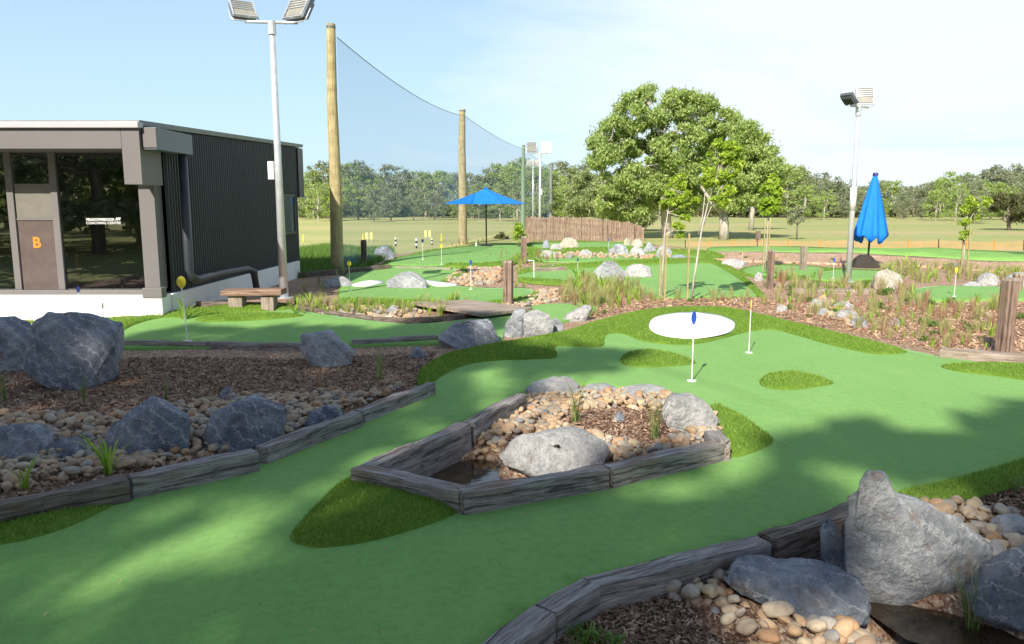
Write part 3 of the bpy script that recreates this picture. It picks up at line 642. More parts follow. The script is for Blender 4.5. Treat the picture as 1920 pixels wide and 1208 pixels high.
def rock(out, basepy, m, label, depth=.6, top_in=.55, seed=None, fn=bh, group=None, back=.0, amp=None, lean=0, base_px=None, cat='boulder'):
    """outline of the visible face in pixels, standing on the bed where basepy meets it"""
    seed = seed if seed is not None else R.randint(1, 9999); rr = random.Random(seed)
    xs = [p[0] for p in out]; cx = (min(xs)+max(xs))/2 if base_px is None else base_px
    b = at(cx, basepy, fn); Y = b.y; pts = []; w_ = (max(xs)-min(xs))/F*Y; d = w_*depth
    for px, py in out:
        k = (basepy-py)/max(1, basepy-min(p[1] for p in out))       # 0 foot .. 1 top
        p = P(px, py, Y+d*.35*k+back)
        pts.append(p)
        c = P(cx, py, Y)
        q_ = p.lerp(Vector((c.x, p.y, p.z)), 1-top_in); q_.z -= .06*d
        pts.append(Vector((q_.x, Y+d*(.95-.25*k), q_.z+.02)))
        f_ = p.lerp(Vector((c.x, p.y, (p.z+b.z)/2)), .35); pts.append(Vector((f_.x, Y-d*.12+d*.3*k, f_.z)))
    x0, x1 = P(min(xs), basepy, Y).x, P(max(xs), basepy, Y).x
    for _ in range(5): pts.append(Vector((rr.uniform(x0*.8+x1*.2, x0*.2+x1*.8), Y+rr.uniform(0, d), b.z-.12*w_-.04)))
    o0 = Vector((P(cx, basepy, Y).x, Y+d*.4, b.z)); pts = [p-o0 for p in pts]
    me = hullmesh('rock', pts, max(.013, w_/34), (amp or .045)*w_, seed % 97, 2.6/max(.3, w_)*1.0)
    o = link('boulder', me, m); o.location = o0; return tag(o, label, cat, group)
def rbox(x0, y0, x1, y1, seed):          # rough random outline filling a pixel box
    rr = random.Random(seed); w_, h_ = x1-x0, y1-y0
    return [(x0, y1-h_*rr.uniform(0, .3)), (x0+w_*rr.uniform(.02, .12), y0+h_*rr.uniform(.3, .5)), (x0+w_*rr.uniform(.2, .4), y0+h_*rr.uniform(0, .12)), (x0+w_*rr.uniform(.5, .7), y0), (x0+w_*rr.uniform(.82, .92), y0+h_*rr.uniform(.15, .4)), (x1, y0+h_*rr.uniform(.5, .8)), (x1-w_*.05, y1), (x0+w_*.1, y1)]
def qrock(x0, y0, x1, y1, m, label, group=None, fn=bh, depth=.7, seed=None, **k):
    s = seed if seed is not None else int(x0*7+y1*3) % 997
    return rock(rbox(x0, y0, x1, y1, s), y1-(y1-y0)*.06, m, label, depth, .6, s, fn, group, **k)
rock([(50, 690), (52, 640), (62, 604), (90, 592), (140, 594), (185, 606), (216, 614), (205, 660), (185, 700), (165, 735), (120, 735), (75, 715)], 728, ROCKB, 'large blue-grey boulder with white veins standing in the left mulch bed by the building', .75, .7, 11)
rock([(-70, 690), (-60, 620), (-20, 600), (25, 600), (50, 622), (52, 660), (38, 696)], 696, ROCKB, 'dark rounded boulder cut off by the left picture edge, left of the large veined one', .7, .7, 12)
rock([(195, 850), (205, 800), (240, 775), (262, 758), (295, 768), (330, 785), (357, 800), (350, 850), (300, 862), (230, 860)], 858, ROCKB, 'peaked blue-grey boulder in the left pebble strip, behind the bright strappy plant', .6, .6, 13)
rock([(368, 840), (380, 800), (420, 770), (465, 752), (500, 765), (540, 775), (545, 800), (520, 822), (430, 845)], 842, ROCKB, 'broad sloping blue boulder in the left pebble strip, right of the peaked one', .6, .6, 14)
rock([(570, 800), (585, 775), (610, 762), (640, 768), (642, 782), (610, 800)], 800, ROCKB, 'small blue rock behind the far sleeper of the left bed edging', .7, .6, 15)
rock([(-60, 860), (-50, 815), (0, 802), (60, 806), (88, 820), (85, 850), (40, 868)], 866, ROCKB, 'blue rock at the left picture edge among the pebbles', .7, .6, 16)
rock([(78, 860), (90, 835), (140, 825), (155, 845), (150, 862)], 862, ROCKB, 'small flat blue slab among pebbles between the left edge rock and the peaked one', .8, .6, 17)
rock([(560, 650), (565, 628), (600, 625), (640, 632), (665, 655), (655, 680), (620, 693), (585, 690)], 688, ROCKG, 'grey and tan wedge-shaped boulder in the mulch between the front sleepers of the left green', .7, .6, 18)
rock([(820, 640), (826, 620), (860, 607), (925, 603), (938, 630), (935, 650), (880, 655), (825, 650)], 652, ROCKB, 'long block-shaped grey boulder beside the dark fringe turf', .45, .8, 19)
rock([(944, 632), (950, 606), (968, 585), (984, 582), (986, 610), (984, 634)], 632, ROCKG, 'slanting dark-sided rock, left of the pale square one', .8, .6, 20)
rock([(984, 630), (984, 585), (1005, 583), (1030, 592), (1036, 612), (1034, 632)], 632, ROCKL, 'pale square-topped rock standing in front of the far tip of the left green', .6, .8, 21)
qrock(1030, 598, 1056, 626, ROCKG, 'small shaded stone tucked right of the pale square rock')
rock([(1052, 604), (1060, 592), (1085, 582), (1105, 573), (1112, 580), (1095, 595), (1070, 604)], 603, ROCKL, 'long low pale rock on the edge of the red mulch, right of the left green', .5, .7, 22)
qrock(410, 726, 440, 756, ROCKG, 'small pointed stone in the middle of the left mulch bed', amp=.05)
qrock(768, 652, 797, 673, ROCKB, 'small blue stone half buried in mulch below the front sleeper')
# island
rock([(938, 860), (948, 832), (985, 820), (1040, 812), (1095, 812), (1128, 830), (1140, 862), (1120, 880), (1050, 892), (1000, 888)], 885, ROCKL, 'big white boulder in the island bed beside the pool', .6, .7, 23)
rock([(835, 905), (842, 885), (880, 876), (930, 880), (955, 900), (950, 914), (860, 914)], 912, ROCKB, 'low flat blue stone in the front corner of the island bed', .5, .7, 24)
rock([(975, 745), (990, 730), (1015, 720), (1040, 712), (1070, 712), (1088, 728), (1080, 748)], 745, ROCKL, 'pale rock on the back edge of the island, behind the reeds', .6, .7, 25)
rock([(1085, 740), (1100, 728), (1130, 722), (1160, 732), (1162, 745)], 743, ROCKL, 'small pale rock on the back edge of the island right of the first reeds', .6, .7, 26)
rock([(1160, 745), (1172, 730), (1210, 726), (1250, 732), (1262, 748)], 748, ROCKL, 'flat pale rock on the back edge of the island between the two reed clumps', .6, .7, 27)
rock([(1240, 760), (1252, 742), (1290, 745), (1322, 755), (1345, 785), (1350, 812), (1320, 815), (1280, 800)], 812, ROCKL, 'pale sloping boulder at the right end of the island beside the fringe turf', .5, .7, 28)
qrock(1150, 775, 1172, 792, ROCKB, 'tiny blue stone in the mulch of the island')
# lower right
NCUT[0] = 2
r1 = rock([(1592, 1085), (1600, 1000), (1600, 945), (1618, 930), (1665, 935), (1725, 950), (1800, 982), (1850, 1030), (1852, 1085), (1815, 1122), (1700, 1118), (1640, 1100)], 1112, ROCKG, 'tall upright grey boulder with a pointed shoulder and rust stains, beside the creek', .42, .75, 31)
pk = [P(a, b, y) for a, b in ((1606, 985), (1614, 905), (1626, 886), (1660, 888), (1676, 930), (1700, 985), (1640, 1010)) for y in (r1.location.y-.09, r1.location.y+.10)]
pk = [p-Vector(r1.location) for p in pk]; me2 = hullmesh('peak', pk, .02, .012, 5, 6); NCUT[0] = 9
bm = bmesh.new(); bm.from_mesh(r1.data); bm.from_mesh(me2); bm.to_mesh(r1.data); bm.free(); bpy.data.meshes.remove(me2); rm_ = r1.modifiers.new('union', 'REMESH'); rm_.mode = 'VOXEL'; rm_.voxel_size = .011; rm_.use_smooth_shade = False
rock([(1540, 1000), (1548, 984), (1565, 985), (1590, 1030), (1592, 1075), (1570, 1080), (1548, 1050)], 1076, ROCKB, 'narrow blue slab leaning against the left side of the tall upright boulder', .9, .7, 32)
rock([(1352, 1085), (1362, 1068), (1450, 1065), (1540, 1068), (1600, 1090), (1650, 1125), (1662, 1150), (1600, 1165), (1480, 1150), (1390, 1115)], 1150, ROCKB, 'wide flat-topped blue-grey boulder between the sleepers and the creek', .5, .85, 33)
rock([(1832, 1150), (1845, 1100), (1880, 1060), (1930, 1035), (1990, 1050), (2010, 1150), (1920, 1175)], 1170, ROCKB, 'dark blue boulder cut off by the right picture edge above the creek', .6, .7, 34)
rock([(1682, 1208), (1690, 1180), (1720, 1170), (1780, 1185), (1805, 1212), (1760, 1235)], 1232, ROCKB, 'flat blue stone at the bottom edge of the picture in the creek', .6, .7, 35)
rock([(1865, 1000), (1880, 978), (1930, 975), (1960, 1000), (1940, 1012)], 1010, ROCKG, 'small grey rock in pebbles at the right picture edge', .6, .7, 36)
# middle distance
for a in ((718, 512, 802, 545, ROCKG, 'rugged layered grey boulder on the green behind the footbridge', 1), (700, 460, 738, 489, ROCKB, 'rounded boulder in shade beside the dark bollard, behind the first green', 2),
          (1113, 491, 1171, 530, ROCKG, 'tall grey boulder on the middle green, left of a matching pair', 3), (1168, 497, 1222, 523, ROCKL, 'wide pale boulder on the middle green, right of a matching pair', 4),
          (1140, 458, 1178, 481, ROCKG, 'grey boulder behind the middle green below the paling fence', 5), (1180, 462, 1212, 482, ROCKL, 'pale boulder behind the middle green, just right of the grey one', 6), (1206, 455, 1232, 478, ROCKG, 'grey boulder in the far row left of the staked sapling', 7),
          (1230, 462, 1262, 482, ROCKG, 'grey boulder in the far row behind the staked sapling', 8), (1258, 478, 1292, 489, ROCKB, 'flat dark rock at the right end of the far row', 9), (1048, 447, 1085, 468, ROCKC, 'cream boulder on the farthest green in front of the paling fence', 10),
          (1084, 469, 1112, 484, ROCKL, 'small white rock between the two far greens', 11), (1017, 448, 1030, 472, ROCKB, 'thin dark upright stone by the left end of the paling fence', 12), (1030, 458, 1056, 475, ROCKL, 'low pale rock beside the thin dark upright stone', 13),
          (1012, 470, 1046, 484, ROCKL, 'flat pale rock below the thin dark upright stone', 14), (1170, 447, 1182, 462, ROCKC, 'narrow tan stone under the paling fence', 15), (1182, 449, 1206, 464, ROCKC, 'rounded tan stone under the paling fence', 16), (1352, 486, 1402, 503, ROCKL, 'long low pale rock right of the middle green', 17),
          (1640, 505, 1692, 545, ROCKC, 'big cream boulder right of the closed blue umbrella', 18), (1836, 513, 1874, 538, ROCKL, 'white peaked rock on the right-hand green', 19), (1808, 529, 1842, 539, ROCKL, 'flat white rock left of the white peaked one', 20), (1888, 512, 1935, 539, ROCKL, 'white rock behind the right-hand bollard', 21),
          (1562, 566, 1602, 582, ROCKL, 'pale flat rock on top of the small stone pile in the right bed', 22), (1568, 582, 1610, 600, ROCKL, 'middle slab of the small stone pile in the right bed', 23), (1596, 596, 1628, 616, ROCKG, 'grey slab at the foot of the small stone pile in the right bed', 24), (1520, 562, 1545, 578, ROCKL, 'small pale stone left of the stone pile in the right bed', 25),
          (1455, 573, 1478, 586, ROCKL, 'small white stone in the mulch above the curved fringe', 26), (1534, 580, 1556, 594, ROCKG, 'small grey stone among pebbles left of the stone pile', 27), (1415, 511, 1430, 528, ROCKL, 'small pale stone at the left of the far bollard', 28), (1022, 498, 1046, 507, ROCKL, 'pale stone beside the tall straw grass in the middle bed', 29),
          (1672, 598, 1690, 612, ROCKG, 'small stone half hidden by plants in the right bed', 30), (724, 573, 748, 590, ROCKL, 'pale stone in the tall bright grass behind the edging boards', 31), (600, 520, 660, 540, ROCKG, 'grey rock in the shaded bed beneath the nearest tall pole', 32)):
    qrock(a[0], a[1], a[2], a[3], a[4], a[5], group='boulders between the far greens' if a[1] < 530 else None, seed=a[6]+100)
# stump under the closed umbrella
rock([(1603, 502), (1608, 484), (1618, 479), (1634, 480), (1645, 492), (1652, 503)], 503, simple('dark_plinth', (.05, .045, .04), .9, .2), 'dark lump of rock at the foot of the closed blue umbrella', .8, .7, 55, cat='rock')
rock([(1775, 500), (1785, 494), (1805, 495), (1806, 502)], 502, ROCKB, 'small dark rock on the bare earth by the right sapling', .8, .7, 56, cat='rock')
# ------------------------------------------------------------------ pebbles
def pebmesh(seed):
    rr = random.Random(seed); bm = bmesh.new(); bmesh.ops.create_icosphere(bm, subdivisions=3, radius=.5)
    sx_, sy_, sz_ = rr.uniform(.8, 1.4), rr.uniform(.6, .95), rr.uniform(.42, .75); o = Vector((seed*2.3, seed, 0))
    for v in bm.verts:
        k = 1+.34*noise.noise(v.co*1.9+o)+.10*noise.noise(v.co*5+o); v.co = Vector((v.co.x*sx_*k, v.co.y*sy_*k, v.co.z*sz_*k))
    me = bpy.data.meshes.new('pebble'); bm.to_mesh(me); bm.free(); me.polygons.foreach_set('use_smooth', [True]*len(me.polygons)); me.materials.append(PEB); return me
PEBM = [pebmesh(i+1) for i in range(12)]
PEBS = []
def pebbles(pp, size, dens, area, holes=(), layers=2):
    w_ = [tuple(at(a, b, bh).xy) for a, b in pp]; hs = [[tuple(at(a, b, bh).xy) for a, b in h] for h in holes]
    for ly in range(layers):
        n = int(parea(w_)*dens/(size*size)*(1 if ly == 0 else .6)); p = scatter(w_, n*3, hs); kept = []; cell = {}
        for x, y in p:
            if len(kept) >= n: break
            c = (int(x//size), int(y//size)); ok = True
            for i in (-1, 0, 1):
                for j in (-1, 0, 1):
                    for q_ in cell.get((c[0]+i, c[1]+j), ()):
                        if (q_[0]-x)**2+(q_[1]-y)**2 < (size*.72)**2: ok = False
            if ok: cell.setdefault(c, []).append((x, y)); kept.append((x, y))
        for x, y in kept:
            s = size*R.uniform(.65, 1.5); z = float(bh(x, y))+s*(.2 if ly == 0 else .2)+ly*size*.42+R.uniform(-.1, .12)*size
            PEBS.append(((x, y, z), s, (R.gauss(0, .35), R.gauss(0, .35), R.uniform(0, 6.28)), R.randrange(12), area))
pebbles([(-100, 905), (-100, 790), (60, 780), (200, 785), (330, 765), (450, 748), (600, 738), (720, 738), (765, 722), (700, 752), (560, 805), (472, 842), (380, 858), (233, 885), (0, 928)], .075, .95, 'the left rock bed')
pebbles([(742, 895), (770, 880), (830, 885), (900, 908), (870, 925), (800, 908)], .07, .95, 'the front corner of the island bed')
pebbles([(890, 868), (925, 800), (975, 755), (1050, 735), (1160, 738), (1250, 745), (1330, 775), (1362, 822), (1300, 842), (1180, 864), (1135, 868), (1100, 815), (960, 815), (925, 870)], .075, .95, 'the island bed', holes=[[(1040, 800), (1070, 772), (1130, 765), (1220, 768), (1270, 790), (1290, 825), (1200, 848), (1150, 830)]])
pebbles([(1235, 1120), (1290, 1080), (1345, 1085), (1370, 1125), (1440, 1158), (1540, 1180), (1650, 1185), (1760, 1230), (1500, 1260), (1380, 1200), (1330, 1150)], .08, .95, 'the lower right bed, in front of the flat boulder')
pebbles([(1670, 945), (1760, 945), (1860, 960), (1960, 985), (1960, 1050), (1880, 1075), (1850, 1110), (1830, 1040), (1760, 990)], .085, .95, 'the lower right bed, behind the upright boulder')
pebbles([(1500, 1055), (1530, 1030), (1560, 990), (1585, 955), (1605, 965), (1600, 1080), (1560, 1085)], .08, .8, 'the gap left of the upright boulder', layers=1)
pebbles([(832, 530), (850, 514), (880, 504), (938, 504), (940, 532), (880, 538)], .13, .8, 'the dry creek behind the footbridge', layers=1)
pebbles([(872, 582), (930, 572), (990, 560), (1012, 545), (1065, 545), (1075, 556), (1030, 568), (960, 582)], .11, .8, 'the dry creek by the nearest bollard', layers=1)
pebbles([(1505, 575), (1540, 560), (1570, 572), (1610, 600), (1600, 618), (1560, 600)], .11, .8, 'the stone pile in the right bed', layers=1)
pebbles([(1010, 475), (1200, 480), (1290, 484), (1200, 487), (1010, 486)], .2, .3, 'far', layers=1)
pebbles([(-60, 606), (0, 598), (80, 600), (82, 606), (0, 612)], .09, .8, 'far', layers=1)
pebbles([(1560, 1190), (1640, 1160), (1700, 1165), (1680, 1260), (1560, 1260)], .08, .8, 'the lower right creek bank', layers=1)
pebbles([(596, 590), (700, 600), (780, 600), (800, 585), (700, 578), (620, 575)], .10, .7, 'far', layers=1)
def vis(p):
    (x, y, z), s = p[0], p[1]; a, b = proj((x, y, z)); return (0 < a < 1920 and 0 < b < 1208)*s/max(.5, y)
PEBS.sort(key=vis, reverse=True)
PV = [np.array([v.co[:] for v in me.vertices]) for me in PEBM]; PF = [[tuple(p.vertices) for p in me.polygons] for me in PEBM]
PLAB = {'the left rock bed': 'smooth tan river pebble in the left rock bed', 'the front corner of the island bed': 'smooth tan river pebble in the front corner of the island bed'}
for p in PEBS[:300]:
    o = bpy.data.objects.new('river_pebble', PEBM[p[3]]); o.location = p[0]; o.scale = (p[1],)*3; o.rotation_euler = p[2]; C.objects.link(o)
    tag(o, 'smooth tan river pebble in '+p[4], 'pebble', 'river pebbles in '+p[4])
from mathutils import Euler
BV = []; BF = []; k = 0
for p in PEBS[300:]:
    M_ = np.array(Euler(p[2]).to_matrix())*p[1]; v = PV[p[3]] @ M_.T+np.array(p[0]); BV.append(v); BF += [(a+k, b+k, c+k) for a, b, c in PF[p[3]]]; k += len(v)
me = bpy.data.meshes.new('river_pebbles'); BV = np.vstack(BV).astype(np.float32); me.vertices.add(len(BV)); me.vertices.foreach_set('co', BV.ravel())
FA = np.array(BF, dtype=np.int32); me.loops.add(FA.size); me.loops.foreach_set('vertex_index', FA.ravel()); me.polygons.add(len(FA)); me.polygons.foreach_set('loop_start', np.arange(0, FA.size, 3, dtype=np.int32)); me.update(calc_edges=True)
me.polygons.foreach_set('use_smooth', [True]*len(FA)); tag(link('river_pebbles', me, PEB), kind='stuff')
print('pebbles', len(PEBS))
# ------------------------------------------------------------------ building
XW = -5.78; YF = flat(150, 603)[1]; YG = YF+.30; YC = YF-.55; YB = 21.2
b_ = root('building', (XW, YF, 0), 'low charcoal coaching building with corrugated side wall, taupe window frame and white base wall', 'building')
def zp(py, Y): return P(960, py, Y).z
def xp(px, py, Y): return P(px, py, Y).x
zb = zp(548, YG); XL = -13.5
# white base wall
MB().box((XL, YF, -.3), (XW+.02, YF+.35, zb-.03)).build('base_wall', WALLW, b_, bevel=.012)
MB().box((XW-.15, YF+.352, -.3), (XW+.05, YB-.3, .42)).build('plinth', WALLW, b_, bevel=.01)
# sill and frame on the glass plane
xg1 = xp(271, 450, YG); xj = xp(300, 450, YG)
ztop = zp(262, YG)
MB().box((XL, YG-.12, zb-.028), (xj-.002, YG+.10, zb+.045)).build('window_sill', TAUPE, b_, bevel=.006)
MB().box((xg1, YG-.10, zb+.047), (xj, YG+.18, ztop)).build('wall_end', TAUPE, b_, bevel=.006)
MB().box((xg1+.05, YF-.02, zb-.06), (XW+.03, YG-.13, zb+.10)).build('corner_block', TAUPE, b_, bevel=.006)
# canopy: fascia across the top and the drop leg at its right end
zc0, zc1 = zp(279, YC), zp(241, YC); xl0, xl1 = xp(230, 300, YC), xp(264, 300, YC)
MB().box((XL, YC, zc0), (xl0-.002, YG+.1, zc1)).build('canopy_fascia', TAUPE, b_, bevel=.006)
MB().box((xl0, YC, zp(346, YC)), (xl1, YG-.14, zc1)).build('canopy_leg', TAUPE, b_, bevel=.006)
MB().box((XL, YC-.06, zc1+.004), (xl1+.02, YC+.12, zp(229, YC))).build('gutter', TAUPEL, b_, bevel=.015)
# mullions, door
def vbar(px, name, w_=.085, z0=None, z1=None, m=TAUPE): 
    x = xp(px, 450, YG); return MB().box((x-w_/2, YG-.04, z0 or zb+.047), (x+w_/2, YG+.045, z1 or ztop)).build(name, m, b_, bevel=.004)
for px in (29, 111): vbar(px, 'mullion', .11)
vbar(-140, 'mullion', .11)
def pane(px0, px1, z0, z1, name='window', mm=GLASS):
    x0, x1 = xp(px0, 450, YG), xp(px1, 450, YG); f = MB().box((x0, YG+.004, z0), (x1, YG+.012, z1)).build(name, mm, b_); return f
xz = zp(346, YG)
pane(-400, -147, zb+.047, ztop); pane(-131, 22, zb+.047, ztop); pane(37, 104, zb+.047, ztop, 'door'); pane(119, 269, zb+.047, ztop)
x0, x1 = xp(37, 450, YG), xp(104, 450, YG); dz = zp(411, YG)
MB().box((x0, YG-.012, dz+.02), (x1, YG-.004, zp(345, YG))).build('blind', BLIND, b_)
MB().box((x0, YG-.012, zb+.05), (x1, YG-.004, dz-.02)).build('door_panel', BROWNP, b_)
MB().box((x0, YG-.03, dz-.018), (x1, YG+.02, dz+.018)).build('door_rail', TAUPE, b_)
# interior shell
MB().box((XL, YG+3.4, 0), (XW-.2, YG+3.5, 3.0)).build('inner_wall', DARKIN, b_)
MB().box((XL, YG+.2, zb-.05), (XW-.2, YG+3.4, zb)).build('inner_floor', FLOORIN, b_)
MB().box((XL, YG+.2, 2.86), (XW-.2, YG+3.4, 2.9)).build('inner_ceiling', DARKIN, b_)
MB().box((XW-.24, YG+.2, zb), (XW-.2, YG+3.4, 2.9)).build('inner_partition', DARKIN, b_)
# sign board behind the glass
sb0, sb1 = P(168, 380, YG+.35), P(264, 470, YG+.35)
sgn = MB().box((sb0.x, YG+.35, zb+.02), (sb1.x, YG+.38, sb0.z)).build('sign_board', simple('black_board', (.012, .012, .013), .5, .3), b_)
WEM = simple('white_lettering', (.95, .95, .95), .5, .2, 0, 0)
def text(body, p, size, width, m, parent, name='lettering', bold=.0):
    cu = bpy.data.curves.new('t', 'FONT'); cu.body = body; cu.size = size; cu.extrude = .002; cu.offset = bold; cu.align_x = 'LEFT'; cu.space_character = 1.02
    to = bpy.data.objects.new('t', cu); C.objects.link(to); bpy.context.view_layer.update()
    me = bpy.data.meshes.new_from_object(to.evaluated_get(bpy.context.evaluated_depsgraph_get())); bpy.data.objects.remove(to); bpy.data.curves.remove(cu)
    xs = [v.co.x for v in me.vertices]; k = width/(max(xs)-min(xs)); x_ = min(xs)
    off = wl(parent)
    for v in me.vertices: v.co = Vector((p[0]+(v.co.x-x_)*k, p[1]-v.co.z, p[2]+v.co.y*min(k, 1.6)))-off
    me.materials.clear(); o = link(name, me, m, parent); return o
yT = YG-.004
l0, l1 = P(162, 414, yT), P(215, 414, yT)
text('MEADOWBROOK', (l0.x, yT, l0.z), .105, l1.x-l0.x, WEM, b_, bold=.0015)
l2, l3 = P(162, 420.5, yT), P(227, 420.5, yT)
text('COACHING CENTRE', (l2.x, yT, l2.z), .045, l3.x-l2.x, WEM, b_, bold=0)
eb = MB()
for i in range(3):
    a, c = P(217+i*3.2, 408, yT), P(219+i*3.2, 413.4, yT); eb.hexa([(a.x-.01, yT-.002, c.z), (c.x-.01, yT-.002, c.z), (c.x-.01, yT, c.z), (a.x-.01, yT, c.z)], [(a.x+.012, yT-.002, a.z), (c.x+.012, yT-.002, a.z), (c.x+.012, yT, a.z), (a.x+.012, yT, a.z)])
eb.build('emblem', WEM, b_)
lb = P(66, 464, YG+.025); text('B', (lb.x, YG-.016, lb.z), .30, .13, ORNG, b_, name='letter', bold=.01)
# side wall of ribs
def ribs(y0, y1, z0, z1, x, pitch=.105, d=.03):
    V = []; Fc = []; n = int((y1-y0)/pitch); pr = []
    for i in range(n):
        y = y0+i*pitch; pr += [(y, 0), (y+pitch*.55, 0), (y+pitch*.68, d), (y+pitch*.88, d)]
    pr.append((y1, 0))
    for y, e in pr: V += [(x+e, y, z0(y)), (x+e, y, z1(y))]
    for i in range(len(pr)-1): Fc.append((2*i, 2*i+2, 2*i+3, 2*i+1))
    return V, Fc
zr = lambda y: zp(236, YC)+(zp(277, YB)-zp(236, YC))*(y-YC)/(YB-YC)
V, Fc = ribs(YG+.19, YB, lambda y: .42, lambda y: zr(y), XW-.03); MB().add(V, Fc).build('corrugated_wall', CHAR, b_)
V, Fc = ribs(YB-.02, YB+.35, lambda y: zp(370, YB), lambda y: zr(y), XW+.02); 
MB().box((XW-.6, YB+.01, zp(370, YB)), (XW+.03, YB+.5, zr(YB))).build('wall_overhang', CHAR, b_)
MB().box((XL, YB-.4, 0), (XW-.12, YB-.02, zr(YB)-.1)).build('rear_wall', CHAR, b_)
y0, y1 = YC-.02, YB+.5
MB().hexa([(XL, y0+.15, zr(y0)+.02), (XW+.03, y0+.15, zr(y0)+.02), (XW+.03, y1, zr(y1)+.02), (XL, y1, zr(y1)+.02)], [(XL, y0+.15, zr(y0)+.10), (XW+.05, y0+.15, zr(y0)+.10), (XW+.05, y1, zr(y1)+.10), (XL, y1, zr(y1)+.10)]).build('roof', simple('roof_edge_grey', (.25, .27, .30), .5, .4), b_)
gx = xp(264, 260, YC)+.01; g0 = YC+.07
MB().box((gx, g0, zp(288, YC+1.0)), (gx+.20, g0+1.35, zp(239, g0))).build('rainwater_box', SLATE, b_, bevel=.006)
MB().box((gx-.002, g0-.02, zp(277, g0)), (gx+.202, g0-.002, zp(240, g0))).build('box_end', TAUPE, b_, bevel=.003)
# downpipe and elbow
yd = g0+1.15; xd = gx+.10
MB().tube([(xd, yd, zp(288, yd)), (xd, yd, zp(505, yd)), (xd+.01, yd+.03, zp(520, yd)), (xd+.04, yd+.2, zp(527, yd)), (xd+.14, yd+1.1, zp(529, yd)+.05), (xd+.34, yd+1.9, zp(531, yd)+.08), (xd+.42, yd+2.05, zp(531, yd)+.02), (xd+.45, yd+2.1, .16)], .075, 14).build('downpipe', CHAR, b_, smooth=True)
# rear side window
wy0, wy1 = 19.3, 20.7; wz0, wz1 = 1.22, 2.12
f = MB(); f.box((XW+.004, wy0, wz0), (XW+.05, wy0+.06, wz1)).box((XW+.004, wy1-.06, wz0), (XW+.05, wy1, wz1)).box((XW+.004, wy0, wz1+.001), (XW+.05, wy1, wz1+.06)).box((XW+.004, wy0, wz0-.06), (XW+.05, wy1, wz0-.001))
wn = f.build('window', CHAR, b_); MB().box((XW+.003, wy0+.06, wz0), (XW+.02, wy1-.06, wz1)).build('pane', simple('side_pane', (.10, .13, .15), .1, .6), wn)
# things seen through the glass
def inside_thing(px, py, Y, label, cat, name): return root(name, (P(px, py, Y).x, Y, zb), label, cat)
Yi = YG+.5
t = inside_thing(148, 540, Yi, 'tall orange stand inside the building behind the glass', 'stand', 'display_stand'); x = t.location.x
MB().tube([(x, Yi, zb+.02), (x, Yi, zp(478, Yi))], .03, 8).build('post', ORNG, t); MB().tube([(x, Yi, zb), (x, Yi, zb+.03)], .10, 14).build('base', BLACK, t)
t = inside_thing(236, 540, Yi, 'yellow stand beside the sign board inside the building', 'stand', 'display_stand'); x = t.location.x
MB().tube([(x, Yi, zb+.02), (x, Yi, zp(488, Yi))], .025, 8).build('post', YEL, t); MB().tube([(x, Yi, zb), (x, Yi, zb+.03)], .10, 14).build('base', BLACK, t)
t = inside_thing(192, 540, Yi, 'long open wooden box on the floor inside the building', 'box', 'wooden_box'); x = t.location.x
bx = MB()
for a in (((x-.27, Yi-.1, zb), (x+.27, Yi-.085, zb+.11)), ((x-.27, Yi+.085, zb), (x+.27, Yi+.1, zb+.11)), ((x-.27, Yi-.083, zb), (x-.255, Yi+.083, zb+.11)), ((x+.255, Yi-.083, zb), (x+.27, Yi+.083, zb+.11))): bx.box(*a)
bx.build('side_boards', WOODIN, t); MB().box((x-.25, Yi-.083, zb+.005), (x+.25, Yi+.083, zb+.02)).build('base_board', WOODIN, t)
t = inside_thing(131, 540, Yi, 'small red tub on the sill inside the building', 'tub', 'tub'); x = t.location.x
MB().tube([(x, Yi, zb), (x, Yi, zb+.12)], [.045, .05], 14).build('body', REDP, t, smooth=False); MB().tube([(x, Yi, zb+.121), (x, Yi, zb+.14)], .054, 14).build('lid', REDP, t)
t = inside_thing(143, 540, Yi-.1, 'small white tub on the sill, right of the red tub', 'tub', 'tub'); x = t.location.x
MB().tube([(x, Yi-.1, zb), (x, Yi-.1, zb+.09)], [.035, .04], 14).build('body', WHITEP, t); MB().tube([(x, Yi-.1, zb+.091), (x, Yi-.1, zb+.105)], .044, 14).build('lid', WHITEP, t)
